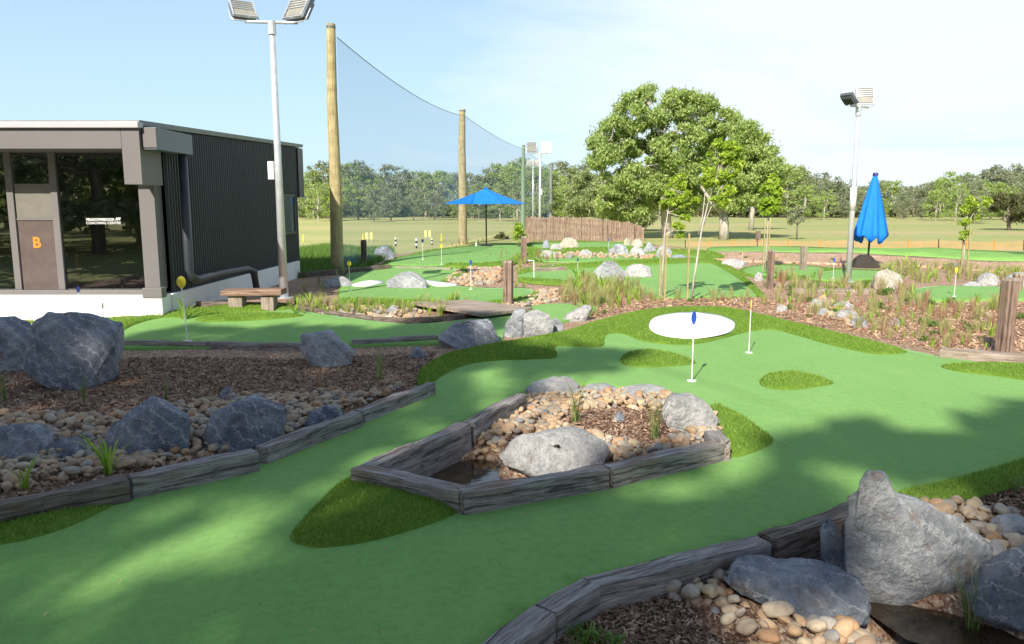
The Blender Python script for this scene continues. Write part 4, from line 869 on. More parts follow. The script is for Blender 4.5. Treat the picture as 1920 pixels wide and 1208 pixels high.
# ------------------------------------------------------------------ lamp poles
def flood(parent, c, yaw, tilt, s=1.0, name='floodlight'):
    """box-shaped lamp head with louvred face, cooling fins and a U bracket"""
    h = bpy.data.objects.new(name, None)
    M_ = Matrix.Translation(Vector(c)) @ Matrix.Rotation(yaw, 4, 'Z') @ Matrix.Rotation(tilt, 4, 'X')
    def tr(mb): mb.v = [tuple(M_ @ (Vector(v)*s)) for v in mb.v]; return mb
    body = tr(MB().box((-.20, -.05, .03), (.20, .05, .45))).build(name, GALVD, parent, bevel=.008)
    tr(MB().box((-.18, -.062, .05), (.18, -.052, .43))).build('lens', LENS, body)
    lv = MB()
    for i in range(5): lv.box((-.19, -.085, .20+i*.052), (.19, -.064, .212+i*.052))
    tr(lv).build('louvre', GALV, body)
    fr = MB(); fr.add([(-.205, -.088, .46), (-.205, -.04, .46), (-.19, -.04, .46), (-.19, -.088, .46), (-.205, -.088, .0), (-.205, -.04, .0), (-.19, -.04, .015), (-.19, -.088, .015), (.205, -.088, .0), (.205, -.04, .0), (.19, -.04, .015), (.19, -.088, .015), (.205, -.088, .46), (.205, -.04, .46), (.19, -.04, .46), (.19, -.088, .46)], [(0, 1, 2, 3), (0, 4, 5, 1), (1, 5, 6, 2), (2, 6, 7, 3), (3, 7, 4, 0), (4, 8, 9, 5), (5, 9, 10, 6), (6, 10, 11, 7), (7, 11, 8, 4), (8, 12, 13, 9), (9, 13, 14, 10), (10, 14, 15, 11), (11, 15, 12, 8), (12, 15, 14, 13)]); tr(fr).build('rim', GALV, body)
    fn_ = MB()
    for i in range(7): fn_.box((-.17+i*.055, .052, .08), (-.16+i*.055, .10, .40))
    tr(fn_).build('fins', GALVD, body)
    tr(MB().tube([(-.24, 0, .22), (-.24, 0, 0), (-.2, 0, -.04), (.2, 0, -.04), (.24, 0, 0), (.24, 0, .22)], .012, 6)).build('bracket', GALV, body)
def lamp(px, py, tpx, tpy, r0, r1, heads, label, armw=.5, yaw=0, group=None, box=None, Y=None, sleeve=None):
    b = at(px, py, bh) if Y is None else Vector((P(px, py, Y).x, Y, 0)); t = P(tpx, tpy, b.y); L = root('lamp_pole', b, label, 'lamp pole', group); t.x = (t.x+b.x)/2 if Y else t.x
    t = Vector((b.x+(t.x-b.x)*.3, b.y, t.z))
    MB().tube([b-Vector((0, 0, .1)), b.lerp(t, .5), t], [r0, (r0+r1)/2, r1], 16).build('pole', GALV, L, smooth=True)
    MB().tube([b+Vector((0, 0, -.02)), b+Vector((0, 0, .03))], r0*2.1, 16).build('base_flange', GALV, L)
    if sleeve: MB().tube([b.lerp(t, sleeve), b.lerp(t, sleeve+.13)], r0*1.02, 16).build('collar', WHITEP, L, smooth=True)
    a = Vector((math.cos(yaw), math.sin(yaw), 0))
    MB().tube([t-a*armw, t+a*armw], .028, 8).build('crossarm', GALV, L)
    MB().tube([t-Vector((0, 0, .22)), t+Vector((0, 0, .02))], r1*1.5, 12).build('cap', GALV, L)
    for dx_, yw, tl, s in heads: flood(L, t+a*dx_+Vector((0, 0, .04)), yw, tl, s)
    if box: 
        bp = P(box[0], box[1], b.y); MB().box((bp.x-.055, b.y-.06, bp.z-.17), (bp.x+.055, b.y+.02, bp.z+.17)).build('equipment_box', WHITEP, L, bevel=.01)
        MB().box((bp.x+.056, b.y-.02, bp.z-.04), (b.x+.01, b.y+.0, bp.z+.04)).build('box_bracket', GALV, L)
    return L
lamp(533, 560, 508, 42, .085, .05, [(-.48, .55, -.75, 1.05), (.42, -.5, -.55, 1.15)], 'tall galvanised lamp pole with two floodlights beside the charcoal building', .48, .1, box=(509, 320))
lamp(1590, 530, 1607, 200, .075, .045, [(-.22, 2.1, -.9, .8), (.20, -.25, -.25, 1.0)], 'galvanised lamp pole with two floodlights left of the closed blue umbrella', .35, .5, sleeve=.42)
lamp(1012, 455, 1012, 288, .09, .06, [(-.52, .2, -.3, 1.5), (.42, -.1, -.3, 1.5)], 'white lamp pole with two square floodlights behind the paling fence', .5, .05, Y=50, box=(1015, 360))
lamp(999, 440, 999, 312, .09, .06, [(-.3, 0, -.3, 1.3), (.3, 0, -.3, 1.3)], 'distant thin lamp pole left of the white one, partly hidden by the net', .35, 0, Y=72)
# ------------------------------------------------------------------ net poles and net
TOPS = []
for px, py, tx, ty, Y, r0, r1, m, lab in ((632, 508, 614, 45, 22.4, .19, .12, PINE, 'nearest and tallest treated pine net pole, beside the charcoal building'), (867, 458, 864, 205, 40, .24, .15, PINE, 'second treated pine net pole, behind the open blue umbrella'),
                  (980, 430, 978, 272, 66, .20, .13, simple('greenish_pole', (.22, .30, .20), .8, .2), 'greenish net pole above the left end of the paling fence'), (1032, 420, 1031, 308, 98, .24, .17, simple('grey_pole', (.25, .26, .24), .8, .2), 'farthest grey net pole, right of the white lamp pole')):
    b = Vector((P(px, py, Y).x, Y, 0)); t = P(tx, ty, Y); t.x = b.x+.06; L = root('net_pole', b, lab, 'pole', 'poles holding up the net')
    MB().tube([b-Vector((0, 0, .4)), b.lerp(t, .35)+Vector((.02, 0, 0)), b.lerp(t, .7)-Vector((.02, 0, 0)), t], [r0, (r0*2+r1)/3, (r0+2*r1)/3, r1], 20).build('shaft', m, L, smooth=False)
    MB().tube([t+Vector((0, 0, -.12)), t+Vector((0, 0, -.06))], r1*1.08, 16).build('top_band', GALVD, L); TOPS.append((b, t))
nt = root('safety_net', TOPS[0][0], 'fine blue-grey safety net strung between the tall pine poles', 'net')
V = []; Fc = []; cab = []
for i in range(3):
    (b0, t0), (b1, t1) = TOPS[i], TOPS[i+1]; n = 16
    for j in range(n+(i == 2)):
        k = j/n; sag = (.38, .22, .2)[i]*4*k*(1-k)
        top = (t0-Vector((0, 0, .35))).lerp(t1-Vector((0, 0, .35)), k)-Vector((0, 0, sag)); bot = b0.lerp(b1, k)+Vector((0, 0, .05))
        V += [top+Vector((.15, 0, 0)), bot+Vector((.15, 0, 0))]; cab.append(top+Vector((.15, 0, 0)))
for j in range(len(cab)-1): Fc.append((2*j, 2*j+2, 2*j+3, 2*j+1))
MB().add(V, Fc).build('mesh_panel', NET, nt); MB().tube(cab, .013, 5).build('top_cable', GALVD, nt)
# ------------------------------------------------------------------ umbrellas
b = at(912, 461, gh); U = root('umbrella', b, 'open blue umbrella with a black pole standing on the far green', 'umbrella'); Y = b.y
t = P(911, 353, Y); ze = P(911, 382, Y).z; w2 = (P(991, 382, Y).x-P(835, 382, Y).x)/2
MB().tube([b, t-Vector((0, 0, .03))], .035, 10).build('pole', BLACK, U); V = [tuple(t)]; Fc = []; n = 8; rg = 5
for k in range(1, rg+1):
    for j in range(n*2):
        a = math.pi*j/n+.39; rr = w2*1.02*k/rg*(1 if j % 2 == 0 else .955); V.append((t.x+rr*math.cos(a), t.y+rr*math.sin(a), t.z+(ze-t.z)*(k/rg)**.85-(.02 if j % 2 else 0)*k/rg))
m2 = n*2
for j in range(m2): Fc.append((0, 1+j, 1+(j+1) % m2))
for k in range(rg-1):
    for j in range(m2): Fc.append((1+k*m2+j, 1+(k+1)*m2+j, 1+(k+1)*m2+(j+1) % m2, 1+k*m2+(j+1) % m2))
cn_ = MB().add(V, Fc).build('canopy', UMB, U); so_ = cn_.modifiers.new('thick', 'SOLIDIFY'); so_.thickness = .012
for j in range(n):
    a = math.pi*2*j/n+.39; e = Vector((t.x+w2*.97*math.cos(a), t.y+w2*.97*math.sin(a), ze-.015)); MB().tube([t-Vector((0, 0, .12)), e], .010, 5).build('rib', BLACK, U)
MB().tube([t-Vector((0, 0, .02)), t+Vector((0, 0, .05))], [.12, .03], 10).build('finial', UMB, U)
MB().tube([b-Vector((0, 0, .01)), b+Vector((0, 0, .05))], .28, 20).build('base', BLACK, U)
b = at(1626, 500, bh); b.z += .0; U = root('umbrella', b, 'closed blue umbrella hanging in folds, right of the lamp pole', 'umbrella'); Y = b.y
t = P(1634, 326, Y); t.x = b.x+.06; zb2 = P(1634, 447, Y).z
MB().tube([b, t], .03, 10).build('pole', BLACK, U); V = []; Fc = []; n = 48; K = 14
wb = (P(1664, 440, Y).x-P(1605, 440, Y).x)/2
for k in range(K+1):
    f_ = k/K; rr = .05+(wb-.05)*(f_**.85)*(1-.10*(f_ > .97)); z = t.z-.03+(zb2-t.z)*f_
    for j in range(n):
        a = 2*math.pi*j/n; fo = 1+.20*f_*math.cos(8*a+.6*math.sin(f_*2))+.05*f_*math.cos(19*a+2)+.05*math.sin(3*a); V.append((t.x-.03*f_+rr*fo*math.cos(a), t.y+rr*fo*math.sin(a)*.85, z+(.10*math.cos(8*a)*f_*(k == K) if k == K else 0)+.05*math.sin(2*a+1)*(k == K)))
for k in range(K):
    for j in range(n): Fc.append((k*n+j, k*n+(j+1) % n, (k+1)*n+(j+1) % n, (k+1)*n+j))
cn_ = MB().add(V, Fc).build('canopy', UMB, U, smooth=True); so_ = cn_.modifiers.new('thick', 'SOLIDIFY'); so_.thickness = .01
MB().tube([t-Vector((0, 0, .06)), t+Vector((0, 0, .03))], [.085, .07], 12).build('finial', NAVY, U)
# ------------------------------------------------------------------ hole flags
def flag(px, py, ty, m, label, lean=0, shape='paddle', grp='hole flags on the greens', pole=WHITEP, yaw=0.2, kk=1):
    b = at(px, py, gh); top = P(px, ty, b.y); h = top.z-b.z; s = h/.78*kk
    f_ = root('hole_flag', b, label, 'hole flag', grp)
    tt = b+Vector((lean*h, 0, h*.86)); MB().tube([b, tt], .0075*s, 8).build('pole', pole, f_)
    MB().tube([b+Vector((0, 0, .002)), b+Vector((0, 0, .010))], .055*s, 20).build('cup_rim', WHITEP, f_)
    V = []; n = 20; hw, hh = .052*s, .17*s
    if shape == 'twist': hw *= .62; hh *= 1.0
    c = tt+Vector((lean*.1, 0, -.02*s)); d = .006*s; ca, sa = math.cos(yaw), math.sin(yaw)
    for yy in (-d, d):
        for i in range(n):
            a = 2*math.pi*i/n; u = hw*math.sin(a)*(1 if math.cos(a) > -.2 else max(.22, 1+(math.cos(a)+.2)*.95)); v = hh*(.5+.5*math.cos(a))
            w_ = .35*v*(1 if shape == 'twist' else .1)
            V.append((c.x+u*ca-yy*sa+w_*u*2, c.y+u*sa+yy*ca+u*v*(6 if shape == 'twist' else 1), c.z+v))
    Fc = [tuple(range(n))[::-1], tuple(range(n, 2*n))]+[(i, (i+1) % n, n+(i+1) % n, n+i) for i in range(n)]
    MB().add(V, Fc).build('paddle', m, f_); return f_
flag(352, 640, 524, YEL, 'yellow paddle flag on the left green, in front of the bench', lean=-.04)
flag(152, 606, 540, NAVY, 'navy flag in front of the building, behind the large left boulder', shape='twist')
flag(1297, 715, 590, BLU, 'blue flag on the main green in front of the white bunker', shape='twist')
flag(1404, 662, 568, YEL, 'yellow flag seen edge-on, on the main green right of the white bunker', shape='twist', yaw=1.3)
flag(656, 546, 492, YEL, 'yellow flag on the green at the foot of the nearest tall pole')
flag(883, 543, 490, BLU, 'blue flag on the green behind the footbridge', shape='twist')
flag(793, 487, 450, NAVY, 'pale pole flag with dark centre on the far left green')
flag(828, 496, 460, YEL, 'yellow flag on the far left green, left of the open umbrella')
flag(1083, 522, 486, NAVY, 'navy flag on the middle green, left of the grey boulder pair', shape='twist')
flag(1789, 556, 504, YEL, 'yellow flag on the right-hand green in front of the white rocks')
flag(1562, 522, 486, BLU, 'blue flag in the right bed left of the lamp pole')
flag(1141, 474, 449, BLU, 'blue flag on the farthest green under the paling fence', shape='twist')
flag(1391, 497, 473, YEL, 'yellow flag by the long low pale rock', shape='twist')
for px, py in ((1182, 577), (1010, 571)):
    b = at(px, py, gh) if px == 1010 else at(990, 573, gh)
# holes in the greens
def hole(px, py):
    b = at(px, py, gh); o = MB().tube([b+Vector((0, 0, -.08)), b+Vector((0, 0, .006))], .075, 20).build('hole_cup', BLACK, None, origin=b); return tag(o, 'dark hole cup in the green near '+{990: 'the pale square rock', 824: 'the white sand patch', 940: 'the open umbrella', 688: 'the shaded corner by the tall pole'}[px], 'hole cup')
hole(990, 574); hole(824, 507); hole(940, 464); hole(688, 509)
# ------------------------------------------------------------------ range markers beyond the greens
for i, (px, py, h_, st) in enumerate(((681, 450, 12, 0), (692, 450, 14, 1), (742, 459, 16, 2), (781, 463, 18, 2), (802, 446, 14, 1), (810, 457, 12, 2), (828, 450, 12, 0), (569, 452, 12, 0), (893, 462, 10, 3))):
    Y = flat(px, py)[1]*1.0; b = Vector((P(px, py, Y).x, Y, gh(0, 60)*0-.06)); k = h_/F*Y
    lab = ['small yellow post', 'pair of yellow number boards', 'short post banded black and white', 'small pale post'][st]
    t = root('range_marker', b, lab+' on the range, '+['left of the dark bollard', 'just right of the dark bollard', 'right of the shaded boulder', 'left of the pale-pole flag', 'farthest out, left of the second pine pole', 'below the twin number boards', 'left of the second pine pole', 'by the building corner', 'left of the open umbrella pole'][i], 'range marker')
    if st == 1:
        for s in (-1, 1): MB().box((b.x+s*.12-.07, b.y, b.z+k*.25), (b.x+s*.12+.07, b.y+.02, b.z+k*1.1)).build('board', simple('yellow_board', (.85, .80, .25), .6, .3), t); MB().box((b.x+s*.12-.012, b.y+.022, b.z), (b.x+s*.12+.012, b.y+.04, b.z+k)).build('stake', WHITEP, t)
    elif st == 2:
        for q_ in range(4): MB().tube([(b.x, b.y, b.z+k*q_/4), (b.x, b.y, b.z+k*(q_+1)/4)], .045, 8).build('band', (BLACK, WHITEP)[q_ % 2], t)
    else: MB().tube([b, b+Vector((0, 0, k))], [.05, .035], 8).build('post', YEL if st == 0 else WHITEP, t); MB().tube([b+Vector((0, 0, k+.001)), b+Vector((0, 0, k*1.12))], [.05, .01], 8).build('cap', YEL if st == 0 else WHITEP, t)
# ------------------------------------------------------------------ bench, bollards
bl, br = at(440, 582, gh), at(507, 579, gh); bt = root('bench', (bl+br)/2, 'rustic timber bench with thick seat on two stump legs behind the left green', 'bench')
Y = bl.y; s0, s1 = P(413, 545, Y), P(527, 543, Y)
MB().hexa([s0-Vector((0, .02, .10)), s1-Vector((0, .02, .10)), s1+Vector((0, .36, -.10)), s0+Vector((0, .36, -.10))], [s0, s1, s1+Vector((0, .34, 0)), s0+Vector((0, .34, 0))]).build('seat', SEATW, bt, bevel=.008)
for p, w_ in ((bl, .12), (br, .11)): MB().box((p.x-w_, Y+.03, p.z-.1), (p.x+w_, Y+.28, s0.z-.102))  .build('leg', DECKZ, bt, bevel=.012)
for px, py, ty, w_, m, lab in ((953, 574, 489, 20, POSTW, 'square timber bollard by the dry creek, nearest in the middle of the picture'), (982, 494, 443, 12, POSTW, 'timber bollard beyond the nearest one, in front of the far boulders'), (683, 501, 450, 12, DARKZ, 'dark bollard in shade right of the nearest tall pole'),
                          (1443, 542, 469, 12, POSTW, 'slim brown bollard in front of the staked sapling on the right'), (1505, 508, 462, 12, DECKZ, 'pale bollard in the right bed, left of the lamp pole'), (1881, 664, 521, 27, POSTW, 'tall grey-brown bollard behind the sun-bleached sleeper at the right'),
                          (1906, 548, 513, 18, POSTW, 'short bollard in the far bed behind the tall right-hand one'), (1421, 452, 432, 8, POSTW, 'thin post near the pale-trunked tree by the earth bank')):
    b = at(px, py, bh); s = w_/F*b.y/2; h_ = P(px, ty, b.y).z; a = R.uniform(-.3, .3); t = root('bollard', b, lab, 'bollard', 'timber bollards round the course')
    pr = [Vector((math.cos(a+q_*math.pi/2+.785)*s*1.15, math.sin(a+q_*math.pi/2+.785)*s*1.15, 0)) for q_ in range(4)]
    MB().hexa([b+v-Vector((0, 0, .2)) for v in pr], [Vector((b.x, b.y, h_-.04))+v for v in pr]).build('post', m, t, bevel=.01)
    MB().hexa([Vector((b.x, b.y, h_-.039))+v*.98 for v in pr], [Vector((b.x+.01, b.y, h_))+v*.86 for v in pr]).build('weathered_top', DECKZ if m is POSTW else m, t)
b = at(1001, 525, bh); t = P(1001, 488, b.y); o = MB().tube([b, (b.x, b.y, t.z)], .012, 6); MB_ = o.box((b.x-.16, b.y-.01, t.z-.02), (b.x, b.y+.01, t.z)); o = MB_.build('marker_stake', WHITEP, None, origin=b); tag(o, 'thin white hooked stake beside the short pale timber', 'stake')
# ------------------------------------------------------------------ paling fence
f0 = P(985, 450, 40.0); FL = [(985, 407, 449), (1040, 407, 450), (1100, 409, 451), (1150, 414, 452), (1180, 418, 453), (1205, 425, 455)]
fr = root('paling_fence', (f0.x, 40, 0), 'rustic reddish paling fence of uneven boards behind the far greens', 'fence'); px = 985; i = 0
def fl(px, k): 
    for a, b2 in zip(FL, FL[1:]):
        if a[0] <= px <= b2[0]: return a[k]+(b2[k]-a[k])*(px-a[0])/(b2[0]-a[0])
    return FL[-1][k]
while px < 1206:
    w_ = R.uniform(3.6, 5.0); Y = 41.5+(px-985)/220*2.5; p0, p1 = P(px, fl(px, 1)+R.uniform(-2.5, 2.5), Y), P(px+w_-.5, fl(px, 1)+R.uniform(-2.5, 2.5), Y); y_ = Y+R.uniform(-.03, .03)
    zb3 = -.15
    MB().hexa([(p0.x, y_, zb3), (p1.x, y_, zb3), (p1.x, y_+.03, zb3), (p0.x, y_+.03, zb3)], [(p0.x, y_, p0.z), (p1.x, y_, p1.z), (p1.x, y_+.03, p1.z), (p0.x, y_+.03, p0.z)]).build('paling', PALING, fr); px += w_
for zz, zr_ in ((.45, .15), (1.15, .5)):
    MB().hexa([(P(985, 430, 41.6).x, 41.62, zz-.04), (P(1204, 430, 44.1).x, 44.1, zr_-.04), (P(1204, 430, 44.1).x, 44.15, zr_-.04), (P(985, 430, 41.6).x, 41.67, zz-.04)], [(P(985, 430, 41.6).x, 41.62, zz+.04), (P(1204, 430, 44.1).x, 44.1, zr_+.04), (P(1204, 430, 44.1).x, 44.15, zr_+.04), (P(985, 430, 41.6).x, 41.67, zz+.04)]).build('rail', PALING, fr)
# orange barrier mesh
of = root('barrier_fence', (P(1330, 460, 46).x, 46, 0), 'long orange plastic mesh barrier across the fairway on the right', 'fence')
OP = [(a_, b_, c_, flat(a_, b_)[1]) for a_, b_, c_ in ((1285, 462, 452), (1420, 461, 450), (1600, 464, 450), (1760, 468, 451), (1920, 472, 452), (2200, 482, 456))]
for a, b2 in zip(OP, OP[1:]):
    A, B2 = P(a[0], a[1], a[3]), P(b2[0], b2[1], b2[3]); A1, B1 = P(a[0], a[2], a[3]), P(b2[0], b2[2], b2[3])
    V = []; Fc = []; n = 8
    for i in range(n+1):
        k = i/n; s = .05*math.sin(k*math.pi); V += [A.lerp(B2, k), A1.lerp(B1, k)-Vector((0, 0, s))]
    for i in range(n): Fc.append((2*i, 2*i+2, 2*i+3, 2*i+1))
    MB().add(V, Fc).build('mesh_panel', ONET, of)
    for k in (0, .33, .66): q0 = A.lerp(B2, k); MB().tube([q0-Vector((0, 0, .15)), A1.lerp(B1, k)+Vector((0, 0, .05))], .02, 6).build('picket', BLACK if k == 0 else ORNG, of)
# ------------------------------------------------------------------ foliage helpers
def leaves(cent, rad, n, L, wd, droop=.3, up=.5, shell=.5, fuzz=.0):
    """n leaves spread through blobs (centres, radii); returns quads"""
    cent = np.asarray(cent, float); rad = np.asarray(rad, float)
    vol = rad.prod(1)**.67; pick = RN.choice(len(cent), n, p=vol/vol.sum())
    d = RN.normal(size=(n, 3)); d /= np.linalg.norm(d, axis=1)[:, None]
    r = (shell+(1-shell)*RN.uniform(0, 1, n))**1.0*RN.uniform(.25, 1, n)**.4
    r = r*(1+np.abs(RN.normal(0, 1, n))*fuzz)
    p = cent[pick]+d*rad[pick]*r[:, None]
    a = RN.normal(size=(n, 3)); a[:, 2] -= droop*1.6; a /= np.linalg.norm(a, axis=1)[:, None]
    nn = RN.normal(size=(n, 3))*.8+d*.9; nn[:, 2] += up; b = np.cross(a, nn); b /= (np.linalg.norm(b, axis=1)[:, None]+1e-9)
    l = L*RN.uniform(.6, 1.3, n)[:, None]; w_ = wd*RN.uniform(.7, 1.2, n)[:, None]
    return np.stack([p-a*l*.5, p+b*w_*.5, p+a*l*.5, p-b*w_*.5], 1).reshape(-1, 3)
def limb(mb, a, b, r0, r1, seed=0, wob=.06, seg=5):
    a, b = Vector(a), Vector(b); rr = random.Random(seed); L = (b-a).length; pts = []
    for i in range(seg+1):
        t = i/seg; p = a.lerp(b, t)
        if 0 < i < seg: p += Vector((rr.gauss(0, wob), rr.gauss(0, wob), rr.gauss(0, wob*.5)))*L*.5
        pts.append(p)
    mb.tube(pts, [r0+(r1-r0)*i/seg for i in range(seg+1)], 8); return pts
def one_mesh(mb_list): pass
# ------------------------------------------------------------------ the big gum and its neighbours
def px_blobs(outline, Y, n, rpx, depth, seed, edge=.6):
    rr = np.random.default_rng(seed); pa = np.array(outline, float); x0, y0 = pa.min(0); x1, y1 = pa.max(0); c = []; r = []; tries = 0
    while len(c) < n and tries < 20000:
        tries += 1; a, b = rr.uniform(x0, x1), rr.uniform(y0, y1)
        if not inside(pa, np.array([a]), np.array([b]))[0]: continue
        e = float(edist(pa, np.array([a]), np.array([b]))[0]); q_ = rpx*rr.uniform(.6, 1.25)
        if e < q_*.55: continue
        th = min(1, e/(depth*.8)); dd = rr.uniform(-1, 1)*depth*math.sqrt(max(.05, 1-(1-th)**2))/F*Y
        p = P(a, b, Y+dd); c.append(tuple(p)); s = q_/F*Y; r.append((s*1.1, s*1.1, s*rr.uniform(.6, .85)))
    return c, r
def gum(name, basepx, basepy, Y, outline, nb, rpx, depth, nl, L, wd, lm, bm_, label, limbs, tr=.35, cat='tree', group=None, seed=1, twigs=True, z0=-.1):
    b = Vector((P(basepx, basepy, Y).x, Y, z0)); T = root(name, b, label, cat, group); c, r = px_blobs(outline, Y, nb, rpx, depth, seed)
    mb = MB(); rr = random.Random(seed); joints = []
    for pts, r0, r1 in limbs:
        ps = [P(a, q_, Y+dd) for a, q_, dd in pts]; k = len(ps)-1
        if pts[0][1] >= basepy-2: ps[0].z = z0
        mb.tube(ps, [r0+(r1-r0)*i/k for i in range(k+1)], 9); joints += ps[1:]
    mb.build('trunk', bm_, T, smooth=True)
    if twigs:
        tw = MB()
        for ci in c[::2]:
            j = min(joints, key=lambda q_: (q_-Vector(ci)).length+(.8 if q_.z > ci[2] else 0)); limb(tw, j, ci, tr*.16, tr*.04, rr.randint(0, 9999), .12, 4)
        tag(tw.build('branches', bm_, T, smooth=True))
    V = leaves(c, r, nl, L, wd, .5, .7, .2, .38)-np.array(b); link('crown', poly_mesh('crown', V, 4), lm, T); return T
BIG = [(1098, 300), (1104, 272), (1120, 232), (1150, 218), (1160, 185), (1190, 163), (1240, 157), (1290, 166), (1320, 172), (1365, 200), (1395, 215), (1415, 240), (1395, 300), (1370, 350), (1330, 380), (1290, 408), (1262, 395), (1240, 398), (1225, 415), (1190, 418), (1130, 412), (1106, 372), (1118, 330)]
gum('gum_tree', 1250, 447, 47, BIG, 330, 14, 90, 115000, .25, .085, EUC, BARKW, 'largest spreading gum tree with pale trunk and wide domed crown', 
    [([(1250, 447, 0), (1249, 405, 0), (1246, 380, 0)], .34, .26), ([(1246, 382, 0), (1236, 340, -.3), (1228, 290, .2), (1222, 240, 0), (1215, 200, 0)], .22, .04), ([(1246, 382, 0), (1262, 330, .4), (1272, 280, 0), (1290, 225, -.4), (1300, 190, 0)], .2, .04),
     ([(1236, 345, 0), (1200, 320, -.8), (1160, 300, -1), (1130, 290, -1)], .11, .03), ([(1262, 330, 0), (1310, 300, .8), (1350, 270, 1), (1375, 240, 1)], .12, .03), ([(1248, 398, 0), (1215, 375, -.6), (1170, 368, -1), (1130, 370, -1)], .10, .03), ([(1236, 340, -.3), (1240, 260, -1), (1262, 200, -1.4)], .1, .03)], seed=3)
gum('gum_tree', 1357, 447, 45, [(1330, 385), (1345, 330), (1370, 270), (1390, 225), (1420, 228), (1445, 262), (1470, 300), (1492, 322), (1478, 352), (1450, 345), (1430, 380), (1405, 390), (1375, 400), (1350, 398)], 130, 14, 60, 42000, .25, .08, EUC, BARKW, 'gum tree with forked pale trunk joined to the right side of the largest gum',
    [([(1357, 447, 0), (1358, 420, 0), (1356, 400, 0)], .3, .24), ([(1356, 402, 0), (1335, 380, .2), (1315, 350, .4), (1320, 320, .4)], .16, .04), ([(1356, 402, 0), (1378, 370, 0), (1392, 330, 0), (1405, 280, 0), (1412, 250, 0)], .18, .04), ([(1380, 368, 0), (1420, 335, .4), (1450, 320, .5)], .1, .03)], seed=4)
gum('gum_tree', 1408, 430, 62, [(1395, 345), (1410, 322), (1440, 315), (1470, 322), (1475, 350), (1445, 362), (1410, 372), (1394, 365)], 24, 11, 30, 6000, .26, .09, EUC, BARKW, 'slender pale-trunked tree behind the right sapling with bare lower trunk',
    [([(1408, 430, 0), (1411, 395, 0), (1410, 360, 0), (1412, 335, 0)], .2, .08), ([(1410, 372, 0), (1392, 350, 0), (1385, 345, 0)], .07, .03), ([(1410, 362, 0), (1432, 340, 0), (1450, 330, 0)], .08, .03)], seed=5)
gum('gum_tree', 1196, 430, 60, [(1062, 412), (1055, 360), (1075, 325), (1110, 315), (1160, 325), (1200, 345), (1232, 370), (1236, 405), (1205, 432), (1150, 425), (1090, 420)], 90, 14, 50, 26000, .28, .10, EUCG, BARKD, 'dense low bushy tree behind the paling fence, left of the largest gum',
    [([(1150, 430, 0), (1150, 400, 0), (1145, 370, 0)], .2, .08), ([(1190, 430, 0), (1196, 400, 0), (1190, 380, 0)], .14, .06)], seed=6)
gum('pine_tree', 1891, 441, 62, [(1853, 395), (1862, 368), (1885, 350), (1905, 355), (1930, 372), (1945, 400), (1925, 418), (1890, 420), (1862, 412)], 30, 12, 40, 11000, .26, .07, CASU, BARKD, 'small round dark tree with a short trunk on the fairway at the right edge',
    [([(1891, 441, 0), (1891, 418, 0), (1890, 385, 0)], .17, .07)], seed=7)
gum('gum_tree', 1822, 430, 85, [(1800, 402), (1812, 380), (1840, 360), (1860, 375), (1855, 405), (1830, 418)], 14, 12, 30, 5000, .3, .1, EUCG, BARKD, 'grey-green tree left of the small round dark tree', [([(1822, 430, 0), (1824, 405, 0), (1828, 385, 0)], .12, .06)], seed=8)
gum('small_tree', 1494, 443, 45, [(1475, 425), (1478, 395), (1492, 375), (1512, 385), (1512, 415), (1495, 430)], 10, 8, 14, 900, .16, .05, EUCD, BARKD, 'thin nearly leafless young tree right of the slender pale-trunked tree', [([(1494, 443, 0), (1495, 420, 0), (1494, 385, 0)], .05, .02), ([(1495, 425, 0), (1505, 400, 0)], .03, .01)], seed=9)
gum('shrub', 940, 452, 46, [(925, 450), (925, 440), (940, 432), (955, 440), (955, 450)], 8, 6, 10, 700, .14, .05, CASU, BARKD, 'dark round shrub right of the open umbrella pole', [([(940, 452, 0), (940, 440, 0)], .05, .02)], seed=10)
gum('shrub', 972, 462, 36, [(962, 460), (962, 430), (972, 412), (985, 425), (988, 455)], 10, 8, 10, 1300, .14, .05, LIME, BARKD, 'bright green leafy shrub at the left end of the paling fence', [([(972, 462, 0), (972, 435, 0)], .04, .02)], seed=11)
# ------------------------------------------------------------------ saplings with stakes
def sapling(bx, by, trunk, outline, nb, rpx, nl, label, stakes=(), L=.11):
    b = at(bx, by, bh); Y = b.y; T = root('sapling', b, label, 'sapling', 'staked saplings'); c, r = px_blobs(outline, Y, nb, rpx, rpx*1.6, int(bx))
    for i, tr in enumerate(trunk):
        ps = [P(a, q_, Y+(.03*i)) for a, q_ in tr]; 
        MB().tube(ps, [.026-.02*k/(len(ps)-1) if i == 0 else .014-.008*k/(len(ps)-1) for k in range(len(ps))], 7).build('trunk' if i == 0 else 'branch', BARKW, T, smooth=True)
    tw = MB(); js = [P(a, q_, Y) for tr in trunk for a, q_ in tr[1:]]
    for ci in c: j = min(js, key=lambda q_: (q_-Vector(ci)).length); limb(tw, j, ci, .006, .003, 1, .1, 3)
    tw.build('twigs', BARKW, T)
    link('crown', poly_mesh('crown', leaves(c, r, int(nl*1.7), L*1.1, L*.5, .3, .5, .2)-np.array(b), 4), LIME, T)
    for sx_, sy0, sy1 in stakes:
        p = at(sx_, sy0, bh); t = P(sx_+1, sy1, p.y); s = root('tree_stake', p, 'thin wooden stake beside the '+label.split(' ', 1)[1][:60], 'stake', 'sapling stakes')
        MB().box((p.x-.016, p.y-.016, p.z-.1), (p.x+.016, p.y+.016, t.z)).build('post', PINE, s); MB().hexa([(p.x-.015, p.y-.015, t.z+.001), (p.x+.015, p.y-.015, t.z+.001), (p.x+.015, p.y+.015, t.z+.001), (p.x-.015, p.y+.015, t.z+.001)], [(p.x-.004, p.y-.004, t.z+.03), (p.x+.004, p.y-.004, t.z+.03), (p.x+.004, p.y+.004, t.z+.03), (p.x-.004, p.y+.004, t.z+.03)]).build('tip', PINE, s)
